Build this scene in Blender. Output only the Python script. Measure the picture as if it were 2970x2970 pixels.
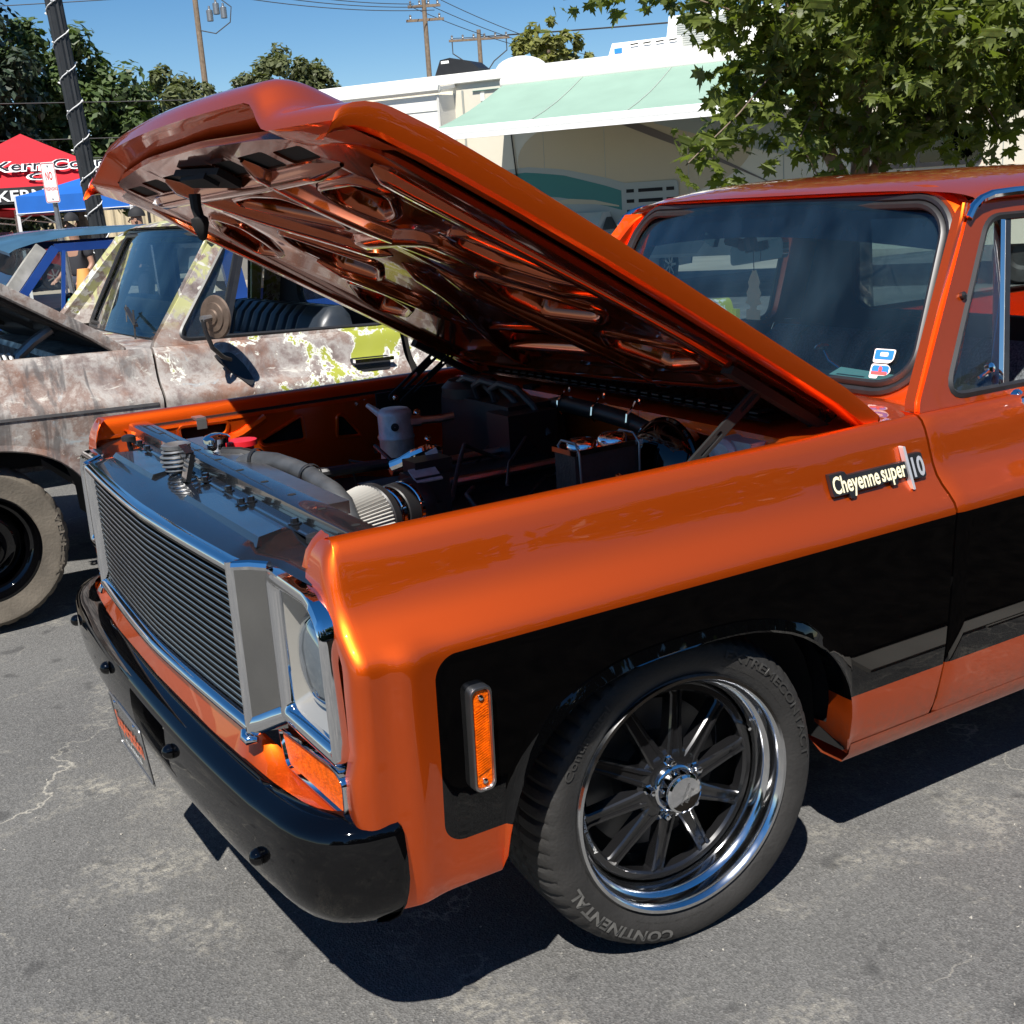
import bpy, bmesh, math, random
from mathutils import Vector, Matrix, noise
from mathutils.geometry import tessellate_polygon
R = math.radians
PI = math.pi
V = Vector
sc = bpy.context.scene
col = sc.collection
for o in list(bpy.data.objects):
    bpy.data.objects.remove(o)

# ---------------------------------------------------------------- camera
cam_d = bpy.data.cameras.new('camera')
cam = bpy.data.objects.new('camera', cam_d)
col.objects.link(cam)
cam_d.sensor_width = 36.0
cam_d.lens = 42.095
cam_d.clip_start = 0.05
cam_d.clip_end = 2000
_r, _u, _f = V((.8525, -.5188, -.0639)), V((.185, .1852, .9651)), V((.4889, .8346, -.2539))
cam.matrix_world = Matrix(((_r.x, _u.x, -_f.x, -1.4355), (_r.y, _u.y, -_f.y, -2.7538), (_r.z, _u.z, -_f.z, 1.5849), (0, 0, 0, 1)))
sc.camera = cam

# ---------------------------------------------------------------- world, sun, exposure
SUN = V((-.48, -.50, 1.0)).normalized()
w = bpy.data.worlds.new('World')
sc.world = w
w.use_nodes = True
nt = w.node_tree
bg = nt.nodes['Background']
sky = nt.nodes.new('ShaderNodeTexSky')
sky.sky_type = 'NISHITA'
sky.sun_disc = False
sky.sun_elevation = math.asin(SUN.z)
sky.sun_rotation = math.atan2(SUN.x, SUN.y)
sky.air_density = .8
sky.dust_density = 0.0
sky.ozone_density = 1.5
hs_ = nt.nodes.new('ShaderNodeHueSaturation')
hs_.inputs['Saturation'].default_value = 1.34
hs_.inputs['Value'].default_value = 1.12
nt.links.new(sky.outputs[0], hs_.inputs['Color'])
nt.links.new(hs_.outputs[0], bg.inputs[0])
bg.inputs[1].default_value = 0.056
sun_d = bpy.data.lights.new('sun', 'SUN')
sun_d.energy = 5.0
sun_d.angle = R(0.53)
sun_d.color = (1.0, .955, .89)
sun = bpy.data.objects.new('sun', sun_d)
col.objects.link(sun)
sun.rotation_euler = SUN.to_track_quat('Z', 'Y').to_euler()
sun.location = (-10, -10, 20)
vs = sc.view_settings
vs.view_transform = 'Standard'
vs.look = 'None'
vs.exposure = 0.78
vs.gamma = 1.0
vs.use_curve_mapping = False
sc.cycles.max_bounces = 8
sc.cycles.transparent_max_bounces = 16

# ---------------------------------------------------------------- materials
def _nm(name):
    m = bpy.data.materials.new(name)
    m.use_nodes = True
    return m, m.node_tree, m.node_tree.nodes['Principled BSDF'], m.node_tree.nodes, m.node_tree.links

def mat(name, c, rough=.5, metal=0., coat=0., spec=.5, var=0., vscale=8., bump=0., bscale=40., crough=.03, rvar=0., det=4.):
    m, t, p, N, L = _nm(name)
    p.inputs['Base Color'].default_value = (*c, 1)
    p.inputs['Roughness'].default_value = rough
    p.inputs['Metallic'].default_value = metal
    p.inputs['Coat Weight'].default_value = coat
    p.inputs['Coat Roughness'].default_value = crough
    p.inputs['Specular IOR Level'].default_value = spec
    if var or bump or rvar:
        tc = N.new('ShaderNodeTexCoord')
    if var or rvar:
        n = N.new('ShaderNodeTexNoise')
        n.inputs['Scale'].default_value = vscale
        n.inputs['Detail'].default_value = det
        L.new(tc.outputs['Object'], n.inputs['Vector'])
    if var:
        r = N.new('ShaderNodeMapRange')
        r.inputs[1].default_value = .3
        r.inputs[2].default_value = .7
        r.inputs[3].default_value = 1 - var
        r.inputs[4].default_value = 1 + var
        L.new(n.outputs[0], r.inputs[0])
        mx = N.new('ShaderNodeMix')
        mx.data_type = 'RGBA'
        mx.blend_type = 'MULTIPLY'
        mx.inputs[0].default_value = 1
        mx.inputs[6].default_value = (*c, 1)
        L.new(r.outputs[0], mx.inputs[7])
        L.new(mx.outputs[2], p.inputs['Base Color'])
    if rvar:
        r = N.new('ShaderNodeMapRange')
        r.inputs[1].default_value = .3
        r.inputs[2].default_value = .7
        r.inputs[3].default_value = max(0, rough - rvar)
        r.inputs[4].default_value = min(1, rough + rvar)
        L.new(n.outputs[0], r.inputs[0])
        L.new(r.outputs[0], p.inputs['Roughness'])
    if bump:
        nb = N.new('ShaderNodeTexNoise')
        nb.inputs['Scale'].default_value = bscale
        nb.inputs['Detail'].default_value = 3
        L.new(tc.outputs['Object'], nb.inputs['Vector'])
        b = N.new('ShaderNodeBump')
        b.inputs['Strength'].default_value = bump
        b.inputs['Distance'].default_value = .01
        L.new(nb.outputs[0], b.inputs['Height'])
        L.new(b.outputs[0], p.inputs['Normal'])
    return m

def glass(name, tint, refl=1.0, ior=1.5, film=0.0, filmcol=(.5, .6, .7)):
    m = bpy.data.materials.new(name)
    m.use_nodes = True
    N, L = m.node_tree.nodes, m.node_tree.links
    N.clear()
    out = N.new('ShaderNodeOutputMaterial')
    tr = N.new('ShaderNodeBsdfTransparent')
    tr.inputs[0].default_value = (*tint, 1)
    gl = N.new('ShaderNodeBsdfGlossy')
    gl.inputs['Roughness'].default_value = 0.005
    fr = N.new('ShaderNodeFresnel')
    fr.inputs[0].default_value = ior
    ge = N.new('ShaderNodeNewGeometry')
    mi = N.new('ShaderNodeMix')
    L.new(ge.outputs['Backfacing'], mi.inputs[0])
    mi.inputs[2].default_value = ior
    mi.inputs[3].default_value = 1 / ior
    L.new(mi.outputs[0], fr.inputs[0])
    mu = N.new('ShaderNodeMath')
    mu.operation = 'MULTIPLY'
    mu.inputs[1].default_value = refl
    L.new(fr.outputs[0], mu.inputs[0])
    mx = N.new('ShaderNodeMixShader')
    L.new(mu.outputs[0], mx.inputs[0])
    L.new(gl.outputs[0], mx.inputs[2])
    if film:                                   # thin dust film; on windshields its colour also carries painted sky reflection
        df = N.new('ShaderNodeBsdfDiffuse')
        df.inputs[0].default_value = (*filmcol, 1)
        tc = N.new('ShaderNodeTexCoord')
        mp = N.new('ShaderNodeMapping')
        mp.inputs['Scale'].default_value = (3, 3, 1.2)
        n = N.new('ShaderNodeTexNoise')
        n.inputs['Scale'].default_value = 2.2
        n.inputs['Detail'].default_value = 5
        L.new(tc.outputs['Object'], mp.inputs[0])
        L.new(mp.outputs[0], n.inputs['Vector'])
        mr = N.new('ShaderNodeMapRange')
        mr.inputs[1].default_value = .35
        mr.inputs[2].default_value = .75
        mr.inputs[3].default_value = film * .4
        mr.inputs[4].default_value = film * 1.6
        L.new(n.outputs[0], mr.inputs[0])
        m2 = N.new('ShaderNodeMixShader')
        L.new(mr.outputs[0], m2.inputs[0])
        L.new(tr.outputs[0], m2.inputs[1])
        L.new(df.outputs[0], m2.inputs[2])
        L.new(m2.outputs[0], mx.inputs[1])
    else:
        L.new(tr.outputs[0], mx.inputs[1])
    L.new(mx.outputs[0], out.inputs[0])
    return m

ORANGE = (.84, .108, .004)
def paint_common(p):
    p.inputs['Metallic'].default_value = .88
    p.inputs['Roughness'].default_value = .43
    p.inputs['Coat Weight'].default_value = 1.0
    p.inputs['Coat Roughness'].default_value = .02
    p.inputs['Coat IOR'].default_value = 1.55

def flake(N, L, p, strength=.06):
    tc = N.new('ShaderNodeTexCoord')
    vo = N.new('ShaderNodeTexVoronoi')
    vo.inputs['Scale'].default_value = 900
    L.new(tc.outputs['Object'], vo.inputs['Vector'])
    b = N.new('ShaderNodeBump')
    b.inputs['Strength'].default_value = strength
    b.inputs['Distance'].default_value = .002
    L.new(vo.outputs['Distance'], b.inputs['Height'])
    L.new(b.outputs[0], p.inputs['Normal'])
    return tc

def orange_paint(name):
    m, t, p, N, L = _nm(name)
    p.inputs['Base Color'].default_value = (*ORANGE, 1)
    paint_common(p)
    flake(N, L, p)
    return m

def two_tone(name):
    """orange paint with the black side panel, plus road dust low on the sills"""
    m, t, p, N, L = _nm(name)
    paint_common(p)
    tc = flake(N, L, p)
    sp = N.new('ShaderNodeSeparateXYZ')
    L.new(tc.outputs['Object'], sp.inputs[0])
    def ma(op, a, b=None):
        n = N.new('ShaderNodeMath')
        n.operation = op
        for i, q in enumerate((a, b)):
            if q is None:
                continue
            if isinstance(q, (int, float)):
                n.inputs[i].default_value = q
            else:
                L.new(q, n.inputs[i])
        return n.outputs[0]
    r = .045
    x0, x1, z0, z1 = -.585, 6.0, .452, .822
    qx = ma('ADD', ma('SUBTRACT', ma('ABSOLUTE', ma('SUBTRACT', sp.outputs[0], (x0 + x1) / 2)), (x1 - x0) / 2), r)
    qz = ma('ADD', ma('SUBTRACT', ma('ABSOLUTE', ma('SUBTRACT', sp.outputs[2], (z0 + z1) / 2)), (z1 - z0) / 2), r)
    mx_, mz_ = ma('MAXIMUM', qx, 0), ma('MAXIMUM', qz, 0)
    ln = ma('SQRT', ma('ADD', ma('MULTIPLY', mx_, mx_), ma('MULTIPLY', mz_, mz_)))
    d = ma('SUBTRACT', ma('ADD', ln, ma('MINIMUM', ma('MAXIMUM', qx, qz), 0)), r)
    mask = ma('MULTIPLY', ma('LESS_THAN', d, 0), ma('GREATER_THAN', ma('ABSOLUTE', sp.outputs[1]), .90))
    mx = N.new('ShaderNodeMix')
    mx.data_type = 'RGBA'
    L.new(mask, mx.inputs[0])
    mx.inputs[6].default_value = (*ORANGE, 1)
    mx.inputs[7].default_value = (.0008, .0008, .001, 1)
    # dust near the sill
    no = N.new('ShaderNodeTexNoise')
    no.inputs['Scale'].default_value = 60
    no.inputs['Detail'].default_value = 6
    L.new(tc.outputs['Object'], no.inputs['Vector'])
    mr = N.new('ShaderNodeMapRange')
    mr.inputs[1].default_value = .44
    mr.inputs[2].default_value = .30
    mr.inputs[3].default_value = 0
    mr.inputs[4].default_value = .8
    L.new(sp.outputs[2], mr.inputs[0])
    dm = ma('MULTIPLY', ma('MULTIPLY', mr.outputs[0], no.outputs[0]), ma('GREATER_THAN', sp.outputs[0], .3))
    m2 = N.new('ShaderNodeMix')
    m2.data_type = 'RGBA'
    L.new(dm, m2.inputs[0])
    L.new(mx.outputs[2], m2.inputs[6])
    m2.inputs[7].default_value = (.22, .16, .12, 1)
    L.new(m2.outputs[2], p.inputs['Base Color'])
    L.new(ma('MULTIPLY', .88, ma('SUBTRACT', 1, mask)), p.inputs['Metallic'])
    L.new(ma('SUBTRACT', 1, dm), p.inputs['Coat Weight'])
    L.new(ma('MULTIPLY', .5, ma('SUBTRACT', 1, mask)), p.inputs['Specular IOR Level'])
    return m

def rust_paint(name):
    """worn patina: primer greys, brown rust, pale scratches and lime green remains"""
    m, t, p, N, L = _nm(name)
    tc = N.new('ShaderNodeTexCoord')
    def nz(scale, det=8, dist=0., rough=.6, vec=None, stretch=None):
        n = N.new('ShaderNodeTexNoise')
        n.inputs['Scale'].default_value = scale
        n.inputs['Detail'].default_value = det
        n.inputs['Distortion'].default_value = dist
        n.inputs['Roughness'].default_value = rough
        if stretch:
            mp = N.new('ShaderNodeMapping')
            mp.inputs['Scale'].default_value = stretch
            L.new(tc.outputs['Object'], mp.inputs[0])
            L.new(mp.outputs[0], n.inputs['Vector'])
        else:
            L.new(tc.outputs['Object'], n.inputs['Vector'])
        return n.outputs[0]
    def ramp(fac, stops):
        r = N.new('ShaderNodeValToRGB')
        e = r.color_ramp.elements
        e[0].position, e[0].color = stops[0][0], (*stops[0][1], 1)
        e[1].position, e[1].color = stops[-1][0], (*stops[-1][1], 1)
        for pos, c in stops[1:-1]:
            q = e.new(pos)
            q.color = (*c, 1)
        L.new(fac, r.inputs[0])
        return r.outputs[0]
    def mixc(f, a, b):
        x = N.new('ShaderNodeMix')
        x.data_type = 'RGBA'
        L.new(f, x.inputs[0])
        for i, q in ((6, a), (7, b)):
            if isinstance(q, tuple):
                x.inputs[i].default_value = (*q, 1)
            else:
                L.new(q, x.inputs[i])
        return x.outputs[2]
    def rng(f, a, b, c=0., d=1.):
        r = N.new('ShaderNodeMapRange')
        r.inputs[1].default_value, r.inputs[2].default_value = a, b
        r.inputs[3].default_value, r.inputs[4].default_value = c, d
        L.new(f, r.inputs[0])
        return r.outputs[0]
    def mul(a, b):
        x = N.new('ShaderNodeMath')
        x.operation = 'MULTIPLY'
        L.new(a, x.inputs[0])
        L.new(b, x.inputs[1])
        return x.outputs[0]
    base = ramp(nz(4.6, 13, .25, .70), [(.30, (.085, .07, .062)), (.42, (.20, .16, .145)), (.5, (.34, .315, .29)), (.58, (.20, .14, .115)), (.7, (.48, .45, .41))])
    rust = ramp(nz(9, 10, .3, .72), [(.35, (.13, .05, .025)), (.65, (.27, .125, .07))])
    c = mixc(rng(nz(2.7, 11, .5, .66), .52, .62, 0, .65), base, rust)
    scr = rng(nz(8, 10, .7, .70, stretch=(1.0, 1.0, 2.2)), .585, .64, 0, .8)
    c = mixc(scr, c, (.50, .48, .43))
    blu = rng(nz(5, 7, .5, .7), .60, .68)
    c = mixc(blu, c, (.30, .35, .37))
    # lime patches towards the rear of the door, edged with white primer
    sp = N.new('ShaderNodeSeparateXYZ')
    L.new(tc.outputs['Object'], sp.inputs[0])
    zone = rng(sp.outputs[0], 1.05, 1.65)
    nl = nz(5.2, 10, .35, .66)
    ad = N.new('ShaderNodeMath')
    ad.operation = 'MULTIPLY_ADD'
    L.new(zone, ad.inputs[0])
    ad.inputs[1].default_value = .165
    L.new(nl, ad.inputs[2])
    c = mixc(rng(ad.outputs[0], .62, .635), c, (.62, .62, .55))
    c = mixc(rng(ad.outputs[0], .655, .665), c, (.30, .32, .045))
    # pillar above the belt line keeps pale green
    up = mul(rng(sp.outputs[2], 1.10, 1.2), rng(sp.outputs[0], .74, .86))
    c = mixc(mul(up, rng(nz(9, 7, .8), .47, .52)), c, (.40, .40, .19))
    c = mixc(mul(up, rng(nz(11, 7, .8), .57, .60)), c, (.55, .54, .48))
    # dark brushed streaks
    st = rng(nz(5, 6, .8, .6, stretch=(3.2, 1, .55)), .50, .60, 0, .75)
    c = mixc(mul(st, rng(sp.outputs[0], .9, .6)), c, (.085, .08, .078))
    L.new(c, p.inputs['Base Color'])
    L.new(rng(nz(12, 6), .35, .65, .28, .6), p.inputs['Roughness'])
    p.inputs['Specular IOR Level'].default_value = .45
    b = N.new('ShaderNodeBump')
    b.inputs['Strength'].default_value = .12
    b.inputs['Distance'].default_value = .004
    L.new(nz(30, 6), b.inputs['Height'])
    L.new(b.outputs[0], p.inputs['Normal'])
    return m

def asphalt(name):
    m, t, p, N, L = _nm(name)
    tc = N.new('ShaderNodeTexCoord')
    def nz(scale, det=6, rough=.6, dist=0):
        n = N.new('ShaderNodeTexNoise')
        n.inputs['Scale'].default_value = scale
        n.inputs['Detail'].default_value = det
        n.inputs['Roughness'].default_value = rough
        n.inputs['Distortion'].default_value = dist
        L.new(tc.outputs['Object'], n.inputs['Vector'])
        return n.outputs[0]
    def rng(f, a, b, c=0., d=1.):
        r = N.new('ShaderNodeMapRange')
        r.inputs[1].default_value, r.inputs[2].default_value = a, b
        r.inputs[3].default_value, r.inputs[4].default_value = c, d
        L.new(f, r.inputs[0])
        return r.outputs[0]
    def mixc(f, a, b, bt='MIX'):
        x = N.new('ShaderNodeMix')
        x.data_type = 'RGBA'
        x.blend_type = bt
        if isinstance(f, float):
            x.inputs[0].default_value = f
        else:
            L.new(f, x.inputs[0])
        for i, q in ((6, a), (7, b)):
            if isinstance(q, tuple):
                x.inputs[i].default_value = (*q, 1)
            else:
                L.new(q, x.inputs[i])
        return x.outputs[2]
    def mul(a, b):
        x = N.new('ShaderNodeMath')
        x.operation = 'MULTIPLY'
        L.new(a, x.inputs[0])
        if isinstance(b, float):
            x.inputs[1].default_value = b
        else:
            L.new(b, x.inputs[1])
        return x.outputs[0]
    c = mixc(rng(nz(1.3, 5), .35, .65), (.092, .0915, .089), (.128, .127, .122))
    # stone speckle
    vo = N.new('ShaderNodeTexVoronoi')
    vo.inputs['Scale'].default_value = 210
    L.new(tc.outputs['Object'], vo.inputs['Vector'])
    c = mixc(rng(vo.outputs['Color'], .2, .95), mixc(.74, (0, 0, 0), c), mixc(.36, c, (.21, .207, .20)))
    c = mixc(mul(rng(nz(60, 3, .7), .62, .70), .55), c, (.30, .29, .26))
    # worn pale patches and dark oil spots
    c = mixc(mul(mul(rng(nz(2.6, 6, .7, .5), .52, .68), rng(nz(42, 4, .7), .44, .58)), .65), c, (.33, .31, .26))
    c = mixc(mul(rng(nz(7, 2, .4), .66, .71), .55), c, (.04, .04, .04))
    # fine cracks
    v2 = N.new('ShaderNodeTexVoronoi')
    v2.feature = 'DISTANCE_TO_EDGE'
    v2.inputs['Scale'].default_value = 1.1
    nn = N.new('ShaderNodeTexNoise')
    nn.inputs['Scale'].default_value = 5
    nn.inputs['Detail'].default_value = 6
    L.new(tc.outputs['Object'], nn.inputs['Vector'])
    va = N.new('ShaderNodeVectorMath')
    va.operation = 'MULTIPLY_ADD'
    L.new(nn.outputs['Color'], va.inputs[0])
    va.inputs[1].default_value = (.5, .5, .5)
    L.new(tc.outputs['Object'], va.inputs[2])
    L.new(va.outputs[0], v2.inputs['Vector'])
    crk = mul(rng(v2.outputs['Distance'], .0, .008, 1, 0), rng(nz(.9, 3), .5, .6))
    c = mixc(mul(crk, .8), c, (.36, .34, .29))
    L.new(c, p.inputs['Base Color'])
    p.inputs['Roughness'].default_value = .85
    p.inputs['Specular IOR Level'].default_value = .3
    b = N.new('ShaderNodeBump')
    b.inputs['Strength'].default_value = .55
    b.inputs['Distance'].default_value = .004
    L.new(vo.outputs['Distance'], b.inputs['Height'])
    L.new(b.outputs[0], p.inputs['Normal'])
    return m

M = {}
M['orange'] = orange_paint('candy_orange_paint')
M['two_tone'] = two_tone('orange_black_two_tone_paint')
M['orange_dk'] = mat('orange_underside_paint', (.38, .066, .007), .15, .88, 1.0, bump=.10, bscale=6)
M['rust'] = rust_paint('patina_paint')
M['black_gloss'] = mat('gloss_black_paint', (.001, .001, .0013), .25, 0, 1.0, spec=0.)
M['black_panel'] = mat('black_panel_paint', (.010, .011, .013), .22, .2, 1.0, rvar=.05)
M['black'] = mat('black_plastic', (.012, .012, .013), .45, var=.2)
M['matte_black'] = mat('matte_black', (.006, .006, .006), .8)
M['rubber'] = mat('rubber_gasket', (.018, .018, .019), .42, var=.15, vscale=30)
M['tyre'] = mat('tyre_rubber', (.022, .021, .020), .62, var=.25, vscale=14, bump=.15, bscale=120)
M['tyre_text'] = mat('tyre_lettering', (.10, .098, .092), .5)
M['tyre_text_dark'] = mat('tyre_lettering_dark', (.035, .034, .032), .5)
M['tyre_brown'] = mat('dusty_tyre', (.115, .098, .076), .85, var=.3, vscale=7, bump=.2, bscale=90)
M['chrome'] = mat('chrome', (.82, .83, .85), .045, 1.0)
M['polish'] = mat('polished_aluminium', (.72, .73, .74), .12, 1.0, rvar=.04, vscale=20)
M['satin'] = mat('satin_aluminium', (.52, .52, .52), .32, 1.0, var=.08, vscale=25)
M['bezel'] = mat('argent_bezel', (.42, .415, .40), .14, 1.0, var=.08, vscale=9)
M['bowl'] = mat('headlight_bucket', (.40, .385, .35), .30, .6)
M['steel'] = mat('grey_steel', (.30, .30, .30), .4, .8, var=.15, vscale=20)
M['alu_cast'] = mat('cast_aluminium', (.58, .58, .58), .5, .4, var=.15, vscale=40, bump=.2, bscale=200)
M['hose'] = mat('rubber_hose', (.045, .048, .052), .5, var=.3, vscale=25)
M['filter'] = mat('pleated_filter_gauze', (.42, .41, .38), .8)
M['amber'] = mat('amber_lens', (.78, .115, .001), .28, 0, .15, spec=.2, bump=.35, bscale=220, var=.3, vscale=60)
M['lens'] = mat('headlamp_lens', (.34, .41, .47), .05, .9, 1.0)
M['white'] = mat('white_paint', (.78, .78, .76), .4)
M['red'] = mat('red_plastic', (.55, .012, .02), .4)
M['spoke'] = mat('gloss_black_wheel', (.012, .012, .013), .22, .3, 1.0)
M['disc'] = mat('brake_disc', (.12, .12, .12), .4, .9)
M['grille_bar'] = mat('black_bar', (.006, .006, .006), .4)
M['windshield'] = glass('windshield_glass', (.28, .40, .45), 1.6, 1.5, .06, (.12, .25, .34))  # bluish film colour adds a painted reflection to the glass
M['tint'] = glass('windshield_shade_band', (.05, .08, .15), .02, 1.2, .5, (.010, .030, .085))  # navy film colour includes reflected sky painted into the band
M['glass'] = glass('side_glass', (.72, .78, .78), 1.0, 1.5, .02)
M['glass_dk'] = glass('tinted_glass', (.25, .28, .30), 1.2, 1.5)
M['dash'] = mat('dark_dash_vinyl', (.012, .014, .018), .6)
M['tweed'] = mat('grey_tweed_cover', (.10, .11, .12), .9, var=.6, vscale=160, det=1)
M['int_dark'] = mat('dark_interior', (.02, .018, .017), .7)
M['vinyl'] = mat('navy_vinyl', (.025, .032, .042), .38, var=.1)
M['vinyl_grey'] = mat('grey_vinyl', (.10, .115, .12), .45)
M['mint'] = mat('mint_paper', (.45, .68, .55), .8)
M['cardboard'] = mat('brown_card', (.42, .33, .24), .8)
M['cream'] = mat('cream_letters', (.80, .74, .50), .35)
M['sticker_blue'] = mat('blue_print', (.02, .20, .62), .5)
M['sticker_red'] = mat('red_print', (.75, .10, .10), .5)
M['sticker_orange'] = mat('orange_print', (.78, .25, .10), .5)
M['plate_orange'] = mat('plate_orange', (.80, .13, .03), .4)

# ---------------------------------------------------------------- mesh helpers
class MB:
    def __init__(s):
        s.v, s.f, s.m = [], [], []
    def add(s, vs_, fs, mi=0):
        o = len(s.v)
        s.v += [tuple(p) for p in vs_]
        s.f += [tuple(i + o for i in f) for f in fs]
        s.m += [mi] * len(fs)
        return s
    def grid(s, rows, cu=False, cv=False, mi=0):
        nr, nc = len(rows), len(rows[0])
        fs = []
        for i in range(nr - (0 if cu else 1)):
            for j in range(nc - (0 if cv else 1)):
                a, b = i, (i + 1) % nr
                c, d = j, (j + 1) % nc
                fs.append((a * nc + c, a * nc + d, b * nc + d, b * nc + c))
        return s.add([p for r in rows for p in r], fs, mi)
    def fan(s, ring, mi=0):
        return s.add(ring, [tuple(range(len(ring)))], mi)
    def box(s, c, sz, ex=None, ey=None, ez=None, mi=0, taper=1.0):
        ex, ey, ez = V(ex or (1, 0, 0)), V(ey or (0, 1, 0)), V(ez or (0, 0, 1))
        c = V(c)
        p = []
        for k in (-.5, .5):
            tp = 1.0 if k < 0 else taper
            for a, b in ((-.5, -.5), (.5, -.5), (.5, .5), (-.5, .5)):
                p.append(c + ex * (a * sz[0] * tp) + ey * (b * sz[1] * tp) + ez * (k * sz[2]))
        return s.add(p, [(0, 3, 2, 1), (4, 5, 6, 7), (0, 1, 5, 4), (1, 2, 6, 5), (2, 3, 7, 6), (3, 0, 4, 7)], mi)
    def bar(s, a, b, wd, th, up=(0, 0, 1), mi=0):
        a, b = V(a), V(b)
        d = (b - a)
        ez = d.normalized()
        ex = ez.cross(V(up))
        if ex.length < 1e-4:
            ex = ez.cross(V((1, 0, 0)))
        ex.normalize()
        ey = ex.cross(ez)
        return s.box((a + b) / 2, (wd, th, d.length), ex, ey, ez, mi)
    def tube(s, path, r, n=8, closed=False, mi=0, caps=True):
        P = [V(p) for p in path]
        k = len(P)
        rs = r if isinstance(r, (list, tuple)) else [r] * k
        T = []
        for i in range(k):
            a = P[(i - 1) % k] if closed or i > 0 else P[i]
            b = P[(i + 1) % k] if closed or i < k - 1 else P[i]
            T.append((b - a).normalized())
        up = V((0, 0, 1)) if abs(T[0].z) < .9 else V((1, 0, 0))
        nrm = (up - T[0] * up.dot(T[0])).normalized()
        rows = []
        for i in range(k):
            nrm = (nrm - T[i] * nrm.dot(T[i])).normalized()
            bn = T[i].cross(nrm)
            rows.append([P[i] + (nrm * math.cos(2 * PI * j / n) + bn * math.sin(2 * PI * j / n)) * rs[i] for j in range(n)])
        s.grid(rows, closed, True, mi)
        if caps and not closed:
            s.fan(rows[0], mi)
            s.fan(rows[-1][::-1], mi)
        return s
    def lathe(s, prof, c, ax, n=24, mi=0, ph=0.0, close=False):
        """prof: (radius, height along axis)"""
        c, ax = V(c), V(ax).normalized()
        e1 = ax.orthogonal().normalized() if abs(ax.y) < .9 else V((1, 0, 0))
        e1 = (e1 - ax * e1.dot(ax)).normalized()
        e2 = ax.cross(e1)
        rows = []
        for r_, h in prof:
            rows.append([c + ax * h + (e1 * math.cos(2 * PI * j / n + ph) + e2 * math.sin(2 * PI * j / n + ph)) * max(r_, 1e-5) for j in range(n)])
        return s.grid(rows, close, True, mi)
    def prism(s, loops, fn, c0, c1, mi=0, side=True, mis=None, back=True):
        flat = [q for lp in loops for q in lp]
        tri = tessellate_polygon([[V((q[0], q[1], 0)) for q in lp] for lp in loops])
        n = len(flat)
        s.add([fn(a, b, c1) for a, b in flat], tri, mi)
        if back:
            s.add([fn(a, b, c0) for a, b in flat], [t[::-1] for t in tri], mi)
        if side:
            for lp in loops:
                k = len(lp)
                s.add([fn(a, b, c0) for a, b in lp] + [fn(a, b, c1) for a, b in lp],
                      [(i, (i + 1) % k, k + (i + 1) % k, k + i) for i in range(k)], mi if mis is None else mis)
        return s

ORG = {}
def obj(name, mb, mats, parent=None, smooth=35, label=None, weld=False):
    me = bpy.data.meshes.new(name)
    off = ORG.get(parent.as_pointer(), V((0, 0, 0))) if parent else V((0, 0, 0))
    me.from_pydata([V(p) - off for p in mb.v], [], mb.f)
    mats = mats if isinstance(mats, (list, tuple)) else [mats]
    for m in mats:
        me.materials.append(M[m] if isinstance(m, str) else m)
    me.polygons.foreach_set('material_index', mb.m)
    bm = bmesh.new()
    bm.from_mesh(me)
    if weld:
        bmesh.ops.remove_doubles(bm, verts=bm.verts, dist=1e-4)
    bmesh.ops.recalc_face_normals(bm, faces=bm.faces)
    bm.to_mesh(me)
    bm.free()
    if smooth:
        me.polygons.foreach_set('use_smooth', [True] * len(me.polygons))
        me.set_sharp_from_angle(angle=R(smooth))
    o = bpy.data.objects.new(name, me)
    col.objects.link(o)
    if parent:
        o.parent = parent
        ORG[o.as_pointer()] = off
    if label:
        o['label'] = label
    return o

def thing(name, label, cat, loc=(0, 0, 0), group=None):
    o = bpy.data.objects.new(name, None)
    col.objects.link(o)
    o.location = loc
    o.empty_display_size = .2
    o['label'] = label
    o['category'] = cat
    if group:
        o['group'] = group
    ORG[o.as_pointer()] = V(loc)
    return o

def tag(o, label, cat, group=None):
    o['label'] = label
    o['category'] = cat
    if group:
        o['group'] = group
    return o

def clone(o, parent=None, name=None):
    c = o.copy()
    col.objects.link(c)
    c.parent = parent
    return c

_tc = {}
def text_pts(s, size=1.0, ext=0.0, bold=0.0):
    key = (s, ext, bold)
    if key not in _tc:
        cu = bpy.data.curves.new('t', 'FONT')
        cu.body = s
        cu.extrude = ext
        cu.offset = bold
        cu.resolution_u = 3
        ob = bpy.data.objects.new('t', cu)
        me = ob.to_mesh()
        _tc[key] = ([tuple(v.co) for v in me.vertices], [tuple(p.vertices) for p in me.polygons])
        ob.to_mesh_clear()
        bpy.data.objects.remove(ob)
        bpy.data.curves.remove(cu)
    vs_, fs = _tc[key]
    xs = [v[0] for v in vs_]
    x0, x1 = min(xs), max(xs)
    return [((v[0] - (x0 + x1) / 2) * size, v[1] * size, v[2]) for v in vs_], fs, (x1 - x0) * size

def text_on(mb, s, size, fn, bold=0.0, mi=0, width=None, ext=0.0):
    """fn(a, b, c) -> 3D, a centred on the text, b up from the baseline"""
    vs_, fs, wd = text_pts(s, size, ext, bold)
    k = width / wd if width else 1.0
    mb.add([fn(v[0] * k, v[1], v[2]) for v in vs_], fs, mi)
    return mb

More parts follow.
